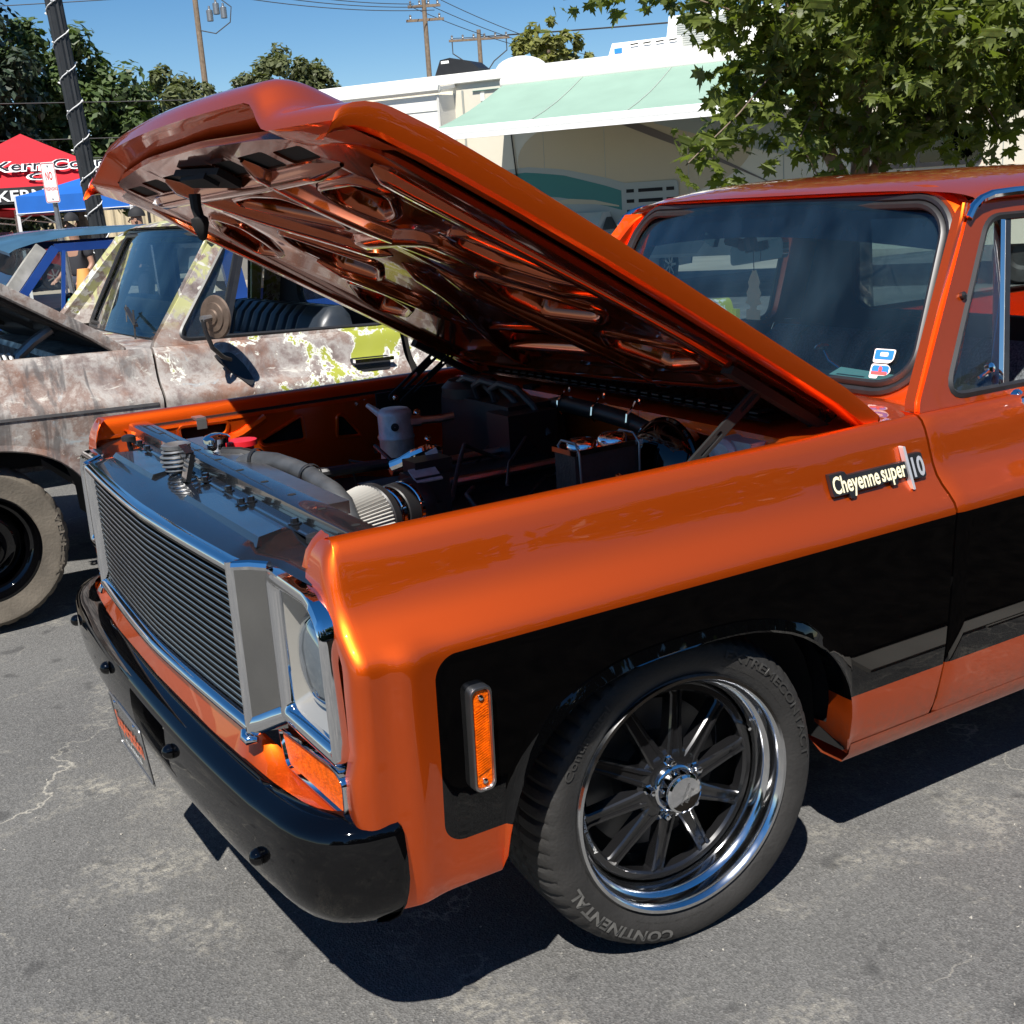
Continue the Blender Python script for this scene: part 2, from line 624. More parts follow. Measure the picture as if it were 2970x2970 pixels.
def lerp(a, b, t):
    return a + (b - a) * t
def interp(tab, x):
    if x <= tab[0][0]:
        return tab[0][1]
    for (a, b), (c, d) in zip(tab, tab[1:]):
        if x <= c:
            return b + (d - b) * (x - a) / (c - a)
    return tab[-1][1]
def rrect(x0, x1, y0, y1, r, n=5):
    out = []
    for cx, cy, a in ((x1 - r, y1 - r, 0), (x0 + r, y1 - r, 90), (x0 + r, y0 + r, 180), (x1 - r, y0 + r, 270)):
        for i in range(n + 1):
            t = R(a + 90 * i / n)
            out.append((cx + r * math.cos(t), cy + r * math.sin(t)))
    return out
def rpoly(pts, r, n=4):
    """round the corners of a closed 2D polygon"""
    out = []
    k = len(pts)
    for i in range(k):
        p, a, b = V(pts[i]), V(pts[i - 1]), V(pts[(i + 1) % k])
        rr = r[i] if isinstance(r, (list, tuple)) else r
        da, db = (a - p), (b - p)
        rr = min(rr, da.length * .45, db.length * .45)
        q0, q1 = p + da.normalized() * rr, p + db.normalized() * rr
        for j in range(n + 1):
            t = j / n
            out.append(tuple(q0 * (1 - t) ** 2 + p * 2 * t * (1 - t) + q1 * t * t))
    return out
# ================================================================= square-bodied pickup
PROF = [(.836, .975), (.840, 1.005), (.847, 1.024), (.857, 1.034), (.868, 1.037), (.880, 1.034), (.892, 1.024), (.902, 1.006),
        (.911, .982), (.919, .955), (.928, .928), (.940, .903), (.957, .882), (.977, .863), (.992, .846), (1.0, .829), (1.0005, .814),
        (.9995, .800), (.998, .782), (.997, .76)]
LOWY = [(.26, .925), (.30, .948), (.36, .969), (.45, .983), (.6, .992), (.76, .997)]
def arch_z(x):
    if x < -.458 or x > .452:
        return None
    u = (x + .003) / .455
    e = 3.0 if u < 0 else 2.6
    return .35 + .352 * max(0., 1 - abs(u) ** e) ** (1 / 2.2)
def side_y(z):
    if z >= .76:
        for (y0, z0), (y1, z1) in zip(PROF[4:], PROF[5:]):
            if z0 >= z >= z1:
                return y0 + (y1 - y0) * (z0 - z) / (z0 - z1)
        return .868
    return interp(LOWY, z)
def upper_y(z):
    return .872 - (z - 1.037) * .36
def ws(x, y):
    """windscreen surface, x lateral metres at mid height, y metres up the glass (0..0.5)"""
    b = y / .5
    a = x / .68
    return V((lerp(.945, 1.17, b) - lerp(.075, .05, b) * (1 - a * a), a * lerp(.72, .645, b), lerp(1.05, 1.50, b) + .018 * (1 - a * a) * b))
HT, HR0, HRO = R(29.5), V((.66, 0, 1.035)), .03
H_DU = V((-math.cos(HT), 0, math.sin(HT)))
_n0 = V((math.sin(HT), 0, math.cos(HT)))
H_DW = V((0, math.cos(HRO), 0)) - _n0 * math.sin(HRO)
H_N = _n0 * math.cos(HRO) + V((0, math.sin(HRO), 0))
def HF(u, w_, h):
    return HR0 + H_DU * u + H_DW * w_ + H_N * h
def door_fx(z):
    return interp([(.2, .735), (.33, .755), (.5, .768), (1.037, .775), (1.06, .79), (1.47, 1.115), (1.6, 1.2)], z)

def make_fender(root, s, m, lab=None):
    mb = MB()
    st = []
    xs = [.762 - i * .028 for i in range(11)]
    xs += [.452, .449, .444, .437, .428, .415, .40, .38, .355, .325, .29, .25, .2, .15, .1, .05, 0, -.05, -.1, -.15, -.2, -.25, -.3, -.34, -.37, -.395, -.415, -.43, -.443, -.452, -.457,
           -.46, -.475, -.49, -.505, -.52, -.535, -.55, -.565, -.58, -.595, -.61, -.625, -.64, -.655, -.67, -.68, -.692, -.704]
    xs = sorted(set(xs), reverse=True)
    for x in xs:
        st.append((x, 0., 0.))
    for i in range(1, 10):
        ph = R(10 * i)
        st.append((-.704 - .030 * math.sin(ph), .026 * (1 - math.cos(ph)), math.sin(ph)))
    st.append((-.734, .034, 1.0))
    st.append((-.731, .058, 1.0))
    rows = []
    for x, ins, sp in st:
        row = []
        az = arch_z(x) if sp == 0 else None
        zl = az if az is not None else (.295 if x > 0 else .352)
        up = PROF
        low = []
        N_ = 9
        for i in range(1, N_ + 1):
            z = lerp(.76, zl, i / N_)
            y = interp(LOWY, z)
            low.append((y, z))
        pts = list(up) + low
        if az is not None:                      # rolled arch lip
            y = interp(LOWY, zl)
            pts[-1] = (y + .012, zl)
            pts[-2] = (interp(LOWY, zl + .02) + .004, zl + .022)
            pts += [(y + .006, zl - .006), (y - .015, zl - .004), (y - .035, zl + .004), (y - .06, zl + .014)]
        else:
            y = interp(LOWY, zl)
            pts += [(y - .004, zl - .006), (y - .02, zl - .004), (y - .06, zl + .006), (y - .16, zl + .04)]
        for y, z in pts:
            b = .0
            if z < .86:
                k = min(1, (.86 - z) / .05)
                b = .011 * math.exp(-((x + .632) / .036) ** 2) * k
            xx = x
            if sp and ins > .05 and z > .90:
                ins_ = .034
            else:
                ins_ = ins
            if sp:
                t = min(1, max(0, (z - .945) / .094))
                xx = x + .05 * (1 - math.sqrt(1 - t * t)) * sp
                if ins > .05 and z > .90:
                    y = min(y, .845)
                if z < .65:
                    xx -= .014 * min(1, (.65 - z) / .03) * sp
                if z < .55:
                    xx += .03 * (.55 - z) / .2 * sp
            # door-edge curve at the rear
            if x > .74:
                xx = door_fx(z) - .010
            row.append((xx, s * (y + b - ins_), z))
        rows.append(row)
    mb.grid(rows)
    return obj('fender', mb, m, root, 40, lab)

def make_door(root, s, m, orange=True, x1=1.98, sill=1.052):
    mb = MB()
    zs = [q[1] for q in PROF[4:]] + [.70, .62, .54, .46, .40, .36, .33, .315]
    xs = [0, .015, .04, .1, .25, .5, .75, .9, 1.0]
    rows = []
    for z in zs:
        x0 = door_fx(z) + .002
        row = []
        for t in xs:
            x = lerp(x0, x1, t)
            row.append((x, s * (side_y(z) - (.004 if t in (0, 1.0) else 0)), z))
        rows.append(row)
    z = zs[-1]
    rows.append([(p[0], p[1] - s * .03, z - .004) for p in rows[-1]])
    mb.grid(rows)
    # front shut face
    mb.grid([[(p[0], p[1], p[2]) for p in (r[0] for r in rows)], [(p[0] + .004, p[1] - s * .05, p[2]) for p in (r[0] for r in rows)]])
    door = obj('door', mb, m, root, 40)
    # upper frame with window opening
    zt = 1.505
    outer = [(.785, 1.037), (.795, 1.06), (1.125, 1.465), (1.16, 1.492), (1.21, zt), (x1 - .05, zt), (x1, 1.46), (x1, 1.037)]
    outer = rpoly(outer, [.002, .01, .05, .05, .05, .08, .05, .002])
    hole = rpoly([(.885, sill + .004), (1.20, 1.458), (x1 - .07, 1.458), (x1 - .05, sill)], [.07, .05, .06, .05], 6)
    fn = lambda a, b, c: V((a, s * (upper_y(b) + c), b))
    mb = MB().prism([outer, hole], fn, -.045, .0)
    obj('window_frame', mb, m if orange else m, door, 30)
    # rubber around the opening
    k = len(hole)
    cx, cz = sum(q[0] for q in hole) / k, sum(q[1] for q in hole) / k
    mb = MB().tube([fn(q[0], q[1], -.006) for q in hole], .011, 6, True)
    obj('window_seal', mb, 'rubber', door)
    # quarter-light divider, vent glass, main glass
    p0, p1 = (1.085, sill), (1.262, 1.458)
    mb = MB()
    mb.bar(fn(*p0, -.012), fn(*p1, -.012), .022, .02, (0, s, 0))
    obj('vent_divider', mb, 'chrome' if orange else 'black', door)
    mb = MB().bar(fn(p0[0] + .022, p0[1], -.014), fn(p1[0] + .022, p1[1], -.014), .022, .02, (0, s, 0))
    obj('window_channel', mb, 'rubber', door)
    tri = rpoly([(.895, sill + .01), (1.203, 1.45), (1.25, 1.45), (1.075, sill + .006)], [.06, .01, .01, .01])
    mb = MB().prism([tri], fn, -.020, -.017)
    obj('vent_glass', mb, 'glass', door)
    mb = MB().prism([rpoly([(.885, sill + .01), (1.192, 1.45), (1.199, 1.45), (.90, sill + .016)], .005)], fn, -.02, -.004)
    obj('vent_frame', mb, 'chrome' if orange else 'black', door)
    return door, fn

def make_cab(root, m, mside, dark, vents=True, rear_x=2.08):
    # cowl
    mb = MB()
    rows = []
    for x, dz in ((.44, -.03), (.452, -.006), (.47, 0), (.60, .004), (.72, .008), (.80, .012), (.86, .012)):
        row = []
        for i in range(21):
            a = -1 + 2 * i / 20
            y = a * .845
            xx = x - .02 * (1 - a * a) if x < .8 else x + .06 * abs(a) ** 3
            row.append((xx, y, 1.018 + dz + .012 * (1 - a * a) - (.012 if abs(a) > .97 else 0)))
        rows.append(row)
    rows.append([(p[0] + .05, p[1], p[2] - .02) for p in rows[-1]])
    mb.grid(rows)
    cowl = obj('cowl', mb, m, root)
    if vents:
        mb = MB()
        for i in range(26):
            y = -.60 + 1.2 * i / 25
            if abs(y) < .02:
                continue
            mb.box((.545, y, 1.040 + .010 * (1 - (y / .845) ** 2)), (.055, .030, .004))
        obj('cowl_vent', mb, 'black', cowl)
        mb = MB()
        mb.grid([[(x, -.68 + 1.36 * i / 20, 1.0335 + h + .0115 * (1 - ((-.68 + 1.36 * i / 20) / .845) ** 2)) for i in range(21)] for x, h in ((.495, -.006), (.50, .0), (.595, .001), (.60, -.005))])
        obj('cowl_grille_panel', mb, 'black_panel', cowl)
    # firewall
    mb = MB().box((.475, 0, .78), (.02, 1.62, .47))
    obj('firewall', mb, m, root)
    # windscreen surround
    rr = rrect(-.68, .68, 0, .5, .105, 8)
    k = len(rr)
    nrm = []
    for i in range(k):
        a, b = V(rr[i - 1]), V(rr[(i + 1) % k])
        d = (b - a).normalized()
        nrm.append(V((d.y, -d.x)))
    N_ = V((-.89, 0, .45))
    def ring(d, lv):
        return [ws(q[0] + nn.x * d, q[1] + nn.y * d) + N_ * lv for q, nn in zip(rr, nrm)]
    mb = MB().grid([ring(.0, -.004), ring(.012, .002), ring(.03, .004), ring(.05, -.008), ring(.062, -.05)], False, True)
    obj('windshield_surround', mb, m, root)
    # A pillars, side strip between screen and door
    for s in (-1, 1):
        rows = []
        for i in range(15):
            t = i / 14
            z = lerp(1.03, 1.50, t)
            a = ws(s * (.68 + .045), .5 * t) + N_ * .0
            b = V((door_fx(z) - .012, s * (upper_y(z) - .002), z))
            c = V((b.x + .05, b.y - s * .035, z))
            mid = (a + b) / 2 + V((-.012, s * .012, 0))
            rows.append([a, lerp(a, mid, .5) + V((-.004, s * .003, 0)), mid, lerp(mid, b, .6) + V((-.003, s * .003, 0)), b, c])
        mb = MB().grid(rows)
        obj('windshield_pillar', mb, m, root)
    # roof
    mb = MB()
    rows = []
    ys = [-1, -.985, -.95, -.9, -.8, -.65, -.5, -.25, 0, .25, .5, .65, .8, .9, .95, .985, 1]
    def rz(x, a):
        g = interp([(1.10, 0), (1.14, .30), (1.18, .5), (1.25, .72), (1.35, .9), (1.5, 1), (1.95, 1), (2.06, .8), (2.12, .3)], x)
        return 1.503 + .082 * (1 - abs(a) ** 5) ** .55 * g
    first = [V(ws(a * .70, .53)) for a in ys]
    rows.append(first)
    for x in (1.165, 1.19, 1.22, 1.27, 1.35, 1.5, 1.7, 1.95, 2.05, 2.12):
        rows.append([(x - (.045 * (1 - a * a) if x < 1.3 else 0), a * .712, max(rz(x, a), 1.5)) for a in ys])
    rows.append([(2.13, a * .712, 1.44) for a in ys])
    mb.grid(rows)
    roof = obj('roof', mb, m, root, 50)
    for s in (-1, 1):
        pth = [(1.115, s * .728, 1.462), (1.135, s * .726, 1.487), (1.165, s * .724, 1.505), (1.21, s * .722, 1.515), (1.3, s * .72, 1.518), (2.08, s * .72, 1.518)]
        obj('drip_rail', MB().tube(pth, .011, 8), 'chrome' if vents else 'steel', roof)
    # rear wall with window
    outer = [(-.70, .6), (.70, .6), (.84, .9), (.84, 1.05), (.70, 1.48), (-.70, 1.48), (-.84, 1.05), (-.84, .9)]
    hole = rrect(-.56, .56, 1.09, 1.42, .07)
    fn = lambda a, b, c: V((rear_x + c, a, b))
    obj('cab_rear_wall', MB().prism([outer, hole], fn, 0, .04), dark, root)
    obj('rear_window', MB().prism([hole], fn, .015, .019), 'glass', root)
    # B pillar side panel behind the doors
    for s in (-1, 1):
        rows = []
        for z in [q[1] for q in PROF[4:]] + [.6, .45, .36, .30]:
            rows.append([(1.986, s * (side_y(z) - .002), z), (2.0, s * side_y(z), z), (2.14, s * side_y(z), z), (2.15, s * (side_y(z) - .03), z)])
        obj('cab_corner', MB().grid(rows), mside, root)
        rows = [[(x, s * (upper_y(z) - (.0 if x < 2.12 else .03)), z) for x in (1.984, 2.06, 2.13)] for z in (1.037, 1.2, 1.35, 1.45, 1.505)]
        obj('cab_corner_upper', MB().grid(rows), m, root)
        # rocker
        obj('rocker', MB().grid([[(x, s * y, z) for x in (.48, .75, 1.2, 2.1)] for y, z in ((.955, .318), (.948, .29), (.925, .262), (.86, .262), (.80, .30))]), mside, root)
    # floor and toe board
    obj('cab_floor', MB().box((1.3, 0, .42), (1.6, 1.66, .03)), 'int_dark', root)
    # inner trim of cab sides
    # dash
    mb = MB()
    rows = []
    for x, z in ((.90, .93), (.93, 1.015), (.98, 1.03), (1.10, 1.035), (1.20, 1.025), (1.22, .99), (1.20, .80)):
        rows.append([(x + .03 * (a * a), a * .78, z) for a in (-1, -.5, 0, .5, 1)])
    obj('dashboard', MB().grid(rows), 'dash', root)
    return roof

def make_windshield(root):
    rr = rrect(-.68, .68, 0, .5, .105, 8)
    cx, cy = 0, .25
    rows = [[ws(-.685 + 1.37 * i / 40, -.004 + .508 * j / 16) + V((.007, 0, -.0035)) for i in range(41)] for j in range(17)]
    rows = [[p for i, p in enumerate(r_)] for r_ in rows]
    g = obj('windshield', MB().grid(rows), 'windshield', root, 80)
    mb = MB()
    N_ = V((-.89, 0, .45))
    k = len(rr)
    prof = [(-.022, .0), (-.020, .010), (-.011, .015), (-.002, .010), (.0, .006), (.003, .012), (.012, .015), (.020, .010), (.022, -.004)]
    rings = []
    for d, h in prof:
        rg = []
        for i in range(k):
            a, b = V(rr[i - 1]), V(rr[(i + 1) % k])
            dd = (b - a).normalized()
            rg.append(ws(rr[i][0] + dd.y * d, rr[i][1] - dd.x * d) + N_ * h)
        rings.append(rg)
    mb.grid(rings, False, True)
    obj('windshield_gasket', mb, 'rubber', g)
    return g

M['opening_shade'] = mat('opening_shade_black', (.008, .006, .006), .6)  # black in place of paint: shade inside the hood openings
def make_hood(root, m, munder, detail=True):
    ws_ = [-.84, -.835, -.80, -.74, -.69, -.66, -.635, -.61, -.58, -.55, -.525, -.50, -.48, -.44, -.38, -.30, -.2, -.1, 0]
    ws_ = ws_ + [-q for q in ws_[-2::-1]]
    ws_ = [q * 1.02 for q in ws_]
    def ss(a, b, x):
        t = min(1, max(0, (x - a) / (b - a)))
        return t * t * (3 - 2 * t)
    def top(u, w_):
        return .020 * ss(.35, 1.3, u) + .014 * math.sin(PI * min(1, u / 1.44)) + .070 * (1 - ss(.51, .65, abs(w_))) * ss(.0, 1.0, u) - .012 * ss(.9, 0, u * 10)
    def uf(w_):
        return 1.435 + .075 * (1 - (w_ / .84) ** 2)
    rows = []
    for t in (0, .02, .1, .2, .35, .5, .65, .8, .9, .96):
        rows.append([HF(t * (uf(w_) - .105), w_, top(t * 1.34, w_)) for w_ in ws_])
    for d, k in ((-.10, 0.), (-.07, .004), (-.045, .012), (-.022, .025), (-.004, .042), (.010, .062), (.017, .083), (.015, .102)):
        rows.append([HF(uf(w_) + d, w_, top(1.44, w_) * 1.0 - k * (.72 + .28 * (1 - (w_ / .84) ** 2))) for w_ in ws_])
    mb = MB().grid(rows)
    # lip folds back underneath
    last = rows[-1]
    back = [p - H_DU * .02 + H_N * .002 for p in last]
    back2 = [HF(uf(w_) - .115, w_ * .985, -.036) for w_ in ws_]
    mb.grid([last, back, back2])
    # side flanges
    for j, sgn in ((0, -1), (-1, 1)):
        e = [r_[j] for r_ in rows[:17]]
        ks = [1 + .18 * ss(.35, 1.3, (p - HR0).dot(H_DU)) * (1 if q < 10 else max(.15, 1 - (q - 10) / 6)) for q, p in enumerate(e)]
        f1 = [p - H_N * .018 * k_ + H_DW * sgn * .003 for p, k_ in zip(e, ks)]
        f2 = [p - H_N * .040 * k_ + H_DW * sgn * -.001 for p, k_ in zip(e, ks)]
        f3 = [p - H_N * .046 * k_ - H_DW * sgn * .010 for p, k_ in zip(e, ks)]
        f4 = [p - H_N * .044 * k_ - H_DW * sgn * .045 for p, k_ in zip(e, ks)]
        mb.grid([e, f1, f2, f3, f4])
    # rear fold
    e = rows[0]
    mb.grid([e, [p - H_DU * .012 - H_N * .012 for p in e], [p - H_DU * .006 - H_N * .04 for p in e]])
    hood = obj('hood', mb, m, root, 38)
    # pressed inner frame with openings
    sl = []
    for s in (-1, 1):
        for a, b in ((.12, .245), (.285, .43), (.46, .60)):
            a2, b2 = (a, b) if s > 0 else (-b, -a)
            sl.append(rpoly([(1.352, a2), (1.352, b2), (1.412 - .01 * (abs(a) > .4), b2), (1.412 - .01 * (abs(a) > .4), a2)], .012, 2))
    A = [(1.262, -.385), (1.262, -.575), (1.205, -.60), (1.128, -.49), (1.105, -.40), (1.19, -.355)]
    B = [(1.276, .085), (1.28, -.063), (1.257, -.174), (1.166, -.215), (1.088, -.19), (1.19, .0), (1.251, .10)]
    C = [(1.106, .216), (1.026, .152), (.892, .048), (.808, .202), (.899, .30), (1.033, .276)]
    D = [(1.032, -.575), (.951, -.60), (.833, -.65), (.762, -.70), (.80, -.60), (.885, -.515), (.995, -.49)]
    E_ = [(.83, -.338), (.735, -.441), (.63, -.577), (.57, -.50), (.60, -.302), (.72, -.27)]
    F = [(.80, .42), (.70, .55), (.60, .60), (.56, .50), (.62, .36), (.72, .33)]
    G = [(1.22, .42), (1.14, .56), (1.0, .62), (.97, .52), (1.06, .42), (1.16, .36)]
    Hh = [(.50, -.20), (.50, .15), (.36, .20), (.36, -.25)]
    J = [(.50, -.42), (.42, -.35), (.30, -.45), (.33, -.62), (.42, -.64)]
    holes = [rpoly(q, .03, 3) for q in (A, B, C, D, E_, F, G, Hh, J)]
    holes_all = holes + (sl if detail else [])
    outer = rpoly([(.04, -.795), (1.36, -.795), (1.44, -.55), (1.47, -.2), (1.47, .2), (1.44, .55), (1.36, .795), (.04, .795)], .06, 4)
    mb = MB()
    def fn(a, b, c):
        return HF(a, b, c + .018 * math.sin(PI * min(1, a / 1.44)) * .8)
    mb.prism([outer] + [h[::-1] for h in holes_all], fn, -.047, -.030, back=True)
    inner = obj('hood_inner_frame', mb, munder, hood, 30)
    # rolled edges of the openings
    for h in holes:
        k = len(h)
        rows = []
        cu, cw = sum(q[0] for q in h) / k, sum(q[1] for q in h) / k
        for d, hh in ((-.016, -.0465), (-.010, -.056), (.0, -.058), (.008, -.050), (.012, -.032), (.016, -.014)):
            rg = []
            for i in range(k):
                a, b = V(h[i - 1]), V(h[(i + 1) % k])
                dd = (b - a).normalized()
                n2 = V((dd.y, -dd.x))
                if n2.dot(V((cu, cw)) - V(h[i])) < 0:
                    n2 = -n2
                q = V(h[i]) + n2 * d
                rg.append(fn(q.x, q.y, hh))
            rows.append(rg)
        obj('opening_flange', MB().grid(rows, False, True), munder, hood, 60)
    # pressed ribs
    ribs = [[(1.40, -.29, .03), (1.25, -.26, .035), (1.10, -.28, .035), (1.0, -.33, .03), (.86, -.40, .025)],
            [(1.40, .25, .03), (1.30, .22, .03), (1.17, .12, .028), (1.05, -.02, .028), (.94, -.12, .028)],
            [(1.02, -.05, .028), (1.03, -.30, .03), (1.02, -.44, .03), (.93, -.46, .03), (.84, -.47, .028), (.70, -.66, .026)],
            [(.90, -.10, .03), (.70, -.03, .032), (.42, .20, .03), (.2, .3, .03)],
            [(.86, -.20, .028), (.60, -.22, .03), (.30, -.3, .03), (.15, -.32, .03)],
            [(1.30, .70, .022), (.90, .70, .022), (.50, .70, .022), (.2, .70, .022)],
            [(1.30, -.71, .022), (1.20, -.70, .022), (.60, -.735, .022), (.2, -.735, .022)],
            [(.25, -.7, .03), (.22, -.3, .03), (.22, .3, .03), (.25, .7, .03)],
            [(1.32, -.62, .02), (1.315, -.3, .022), (1.32, .3, .022), (1.32, .62, .02)],
            [(.93, .36, .02), (.72, .26, .022), (.60, .22, .02)]]
    for rb in ribs:
        pts = []
        for (a, b, r0), (c, d, r1) in zip(rb, rb[1:]):
            for i in range(6):
                t = i / 6
                pts.append((lerp(a, c, t), lerp(b, d, t), lerp(r0, r1, t)))
        pts.append(rb[-1])
        for _ in range(3):
            pts = [pts[0]] + [tuple((p[i] + 2 * q[i] + r_[i]) / 4 for i in range(3)) for p, q, r_ in zip(pts, pts[1:], pts[2:])] + [pts[-1]]
        rows = []
        k = len(pts)
        for i, (a, b, r_) in enumerate(pts):
            p, q = pts[max(0, i - 1)], pts[min(k - 1, i + 1)]
            d = V((q[0] - p[0], q[1] - p[1])).normalized()
            n2 = V((d.y, -d.x))
            sc_ = min(1, .25 + min(i, k - 1 - i) / 2.5)
            rows.append([fn(a + n2.x * r_ * f * sc_, b + n2.y * r_ * f * sc_, -.0462 - hh * sc_) for f, hh in ((-1.35, 0), (-1, .004), (-.8, .016), (-.45, .022), (.45, .022), (.8, .016), (1, .004), (1.35, 0))])
        obj('rib', MB().grid(rows), munder, hood, 60)
    # underside of the outer skin
    if detail:
        obj('slot_shade_sheet', MB().grid([[fn(u, w_, -.041) for w_ in (-.66, -.3, 0, .3, .66)] for u in (1.335, 1.43)]), 'matte_black', hood)  # black sheet painted in as the shade inside the slots
    mb = MB().grid([[HF(u, w_, top(u, w_) - .016) for w_ in ws_[2:-2]] for u in (.05, .3, .6, .9, 1.2, 1.34)])
    obj('skin_underside', mb, 'opening_shade', hood)
    if detail:
        # safety catch plate with hanging hook
        mb = MB()
        mb.prism([[(1.43, .07), (1.37, .09), (1.335, -.13), (1.40, -.15)]], fn, -.066, -.05)
        mb.prism([[(1.42, .04), (1.385, .05), (1.37, -.09), (1.41, -.10)]], fn, -.076, -.062)
        obj('hood_latch', mb, 'matte_black', hood)
        p = fn(1.375, .055, -.085)
        mb = MB().tube([p, p + V((0, 0, -.03)), p + V((.004, 0, -.05)), p + V((.004, 0, -.055)), p + V((.005, 0, -.068)), p + V((.008, .002, -.10)), p + V((.01, .002, -.105))], [.014, .013, .012, .020, .021, .010, .004], 8)
        obj('latch_hook', mb, 'matte_black', hood)
        # bright worn tabs
        for a, b in ((1.03, -.545), (.985, .26), (.80, .30)):
            obj('tab', MB().prism([rrect(a - .022, a + .022, b - .006, b + .006, .004, 2)], fn, -.0605, -.0585), 'chrome', hood)
        # adjustment slots in the side flange
        for u in (1.02, .56):
            mb = MB()
            e = HF(u, -.846, -.012)
            mb.box(e, (.12, .004, .016), H_DU, H_DW, H_N)
            obj('flange_slot', mb, 'orange_dk', hood)
    return hood

def make_wheel(root, c, st, s, style='custom', rt=.355, rl=.262):
    """c = centre of the rim lip plane; s = side (-1 driver)"""
    ax = V((math.sin(st), -math.cos(st), 0)) * (1 if s < 0 else -1)
    e1, e2 = V((math.cos(st), math.sin(st), 0)), V((0, 0, 1))
    c = V(c)
    def at(r_, al, h):
        return c + (e1 * math.cos(al) + e2 * math.sin(al)) * r_ + ax * h
    def lat(mb, prof, n, mi=0, mod=None):
        rows = []
        for i, (r_, h) in enumerate(prof):
            rows.append([at(max(1e-4, r_ + (mod(i, j, r_, h) if mod else 0)), 2 * PI * j / n, h) for j in range(n)])
        return mb.grid(rows, False, True, mi)
    k = rl / .262
    if style == 'custom':
        rim = [(.262, -.012), (.267, .000), (.268, .008), (.264, .014), (.257, .014), (.251, .008), (.247, -.004), (.2455, -.020), (.238, -.026), (.2345, -.034), (.231, -.060), (.2275, -.085), (.226, -.11), (.226, -.21)]
        wheel = obj('wheel', lat(MB(), rim, 96), 'polish', root, 40)
    else:
        rim = [(.262, -.012), (.266, .000), (.264, .008), (.256, .008), (.248, -.004), (.244, -.03), (.235, -.04), (.222, -.045), (.214, -.07), (.205, -.085), (.19, -.07), (.175, -.052), (.15, -.045), (.12, -.055), (.09, -.05), (.075, -.02), (.07, -.01), (.05, -.004), (.001, -.002)]
        rim = [(a * k, b) for a, b in rim]
        wheel = obj('wheel', lat(MB(), rim, 64), 'black_gloss', root, 40)
    q = (rt - .355)
    tp = [(.258 * k, -.02), (.262 * k, -.002), (.270 * k, .007), (.285, .013), (.300, .0165), (.318 + q * .6, .016), (.333 + q, .009), (.343 + q, -.004), (.350 + q, -.020), (.3535 + q, -.038),
          (.3545 + q, -.048), (.355 + q, -.075), (.347 + q, -.078), (.347 + q, -.086), (.3555 + q, -.089), (.356 + q, -.118), (.348 + q, -.121), (.348 + q, -.129), (.356 + q, -.132), (.3555 + q, -.165),
          (.347 + q, -.168), (.347 + q, -.176), (.355 + q, -.179), (.3535 + q, -.205), (.349 + q, -.222), (.335 + q, -.240), (.30, -.247), (.262, -.235)]
    if style != 'custom':
        tp = [(a, b * .82) for a, b in tp]
    def mod(i, j, r_, h):
        if r_ > .337 + q and j % 4 == 0 and r_ > .3485 + q - .02:
            return -.0055
        return 0
    ty = obj('tyre', lat(MB(), tp, 240 if style == 'custom' else 120, 0, mod), 'tyre' if style == 'custom' else 'tyre_brown', wheel, 28)
    def letters(word, size, r0, a_mid, m_, bold=.012, width=None, name='lettering', cw=True, hh=.0192):
        mb = MB()
        def f(a, b, cc):
            al = R(a_mid) - a / (r0 + .01) if cw else R(a_mid) + a / r0
            rr_ = r0 + b if cw else r0 - b
            return at(rr_, al, hh if rr_ < .318 + q * .6 else lerp(hh, hh - .008, (rr_ - .318 - q * .6) / .015))
        text_on(mb, word, size, f, bold, width=width)
        return obj(name, mb, m_, wheel, 0)
    if style == 'custom':
        letters('CONTINENTAL', .034, .302, 232, 'tyre_text', .035, .31)
        letters('EXTREMECONTACT', .027, .303, 36, 'tyre_text_dark', .022, .38)  # darker letters: shade over this word is put into its colour
        letters('Continental', .026, .303, 142, 'tyre_text_dark', .01, .17)
        letters('RADIAL TUBELESS  STANDARD LOAD', .009, .285, 50, 'tyre_text_dark', .0, .22, hh=.0140)
        letters('TREAD 1 POLYESTER 2 STEEL 1 POLYAMIDE  MAX LOAD', .008, .284, 262, 'tyre_text_dark', .0, .22, hh=.0140)
        # spoke centre
        mb = MB()
        lat(mb, [(.2275, -.064), (.222, -.058), (.210, -.058), (.205, -.064), (.204, -.085), (.226, -.085)], 72)
        obj('spoke_ring', mb, 'spoke', wheel, 30)
        mb = MB()
        lat(mb, [(.001, -.040), (.060, -.040), (.078, -.046), (.084, -.052), (.086, -.075)], 40)
        obj('hub', mb, 'spoke', wheel, 30)
        for i in range(10):
            al = R(9 + 36 * i)
            d, t = (e1 * math.cos(al) + e2 * math.sin(al)), (-e1 * math.sin(al) + e2 * math.cos(al))
            rows = []
            for r_, wd, h in ((.066, .022, -.042), (.10, .0185, -.046), (.16, .0155, -.054), (.200, .0155, -.059), (.212, .024, -.061)):
                p = c + d * r_
                rows.append([p + t * wd * f + ax * (h + g) for f, g in ((-1.1, -.030), (-1.0, -.004), (-.8, 0), (-.45, 0), (-.35, -.005), (.35, -.005), (.45, 0), (.8, 0), (1.0, -.004), (1.1, -.030))])
            obj('spoke', MB().grid(rows), 'spoke', wheel, 25)
        for i in range(5):
            al = R(27 + 72 * i)
            p = at(.0635, al, -.044)
            mb = MB().lathe([(.012, 0), (.012, .004), (.0085, .006), (.0085, .022), (.006, .026), (.0001, .027)], p, ax, 6)
            obj('lug_nut', mb, 'chrome', wheel, 30)
        mb = MB()
        lat(mb, [(.052, -.042), (.052, -.030), (.049, -.027), (.047, -.026), (.046, -.004), (.043, .003), (.038, .006), (.034, .0045), (.0001, .0045)], 48)
        obj('hub_cap', mb, 'chrome', wheel, 30)
        mb = MB()
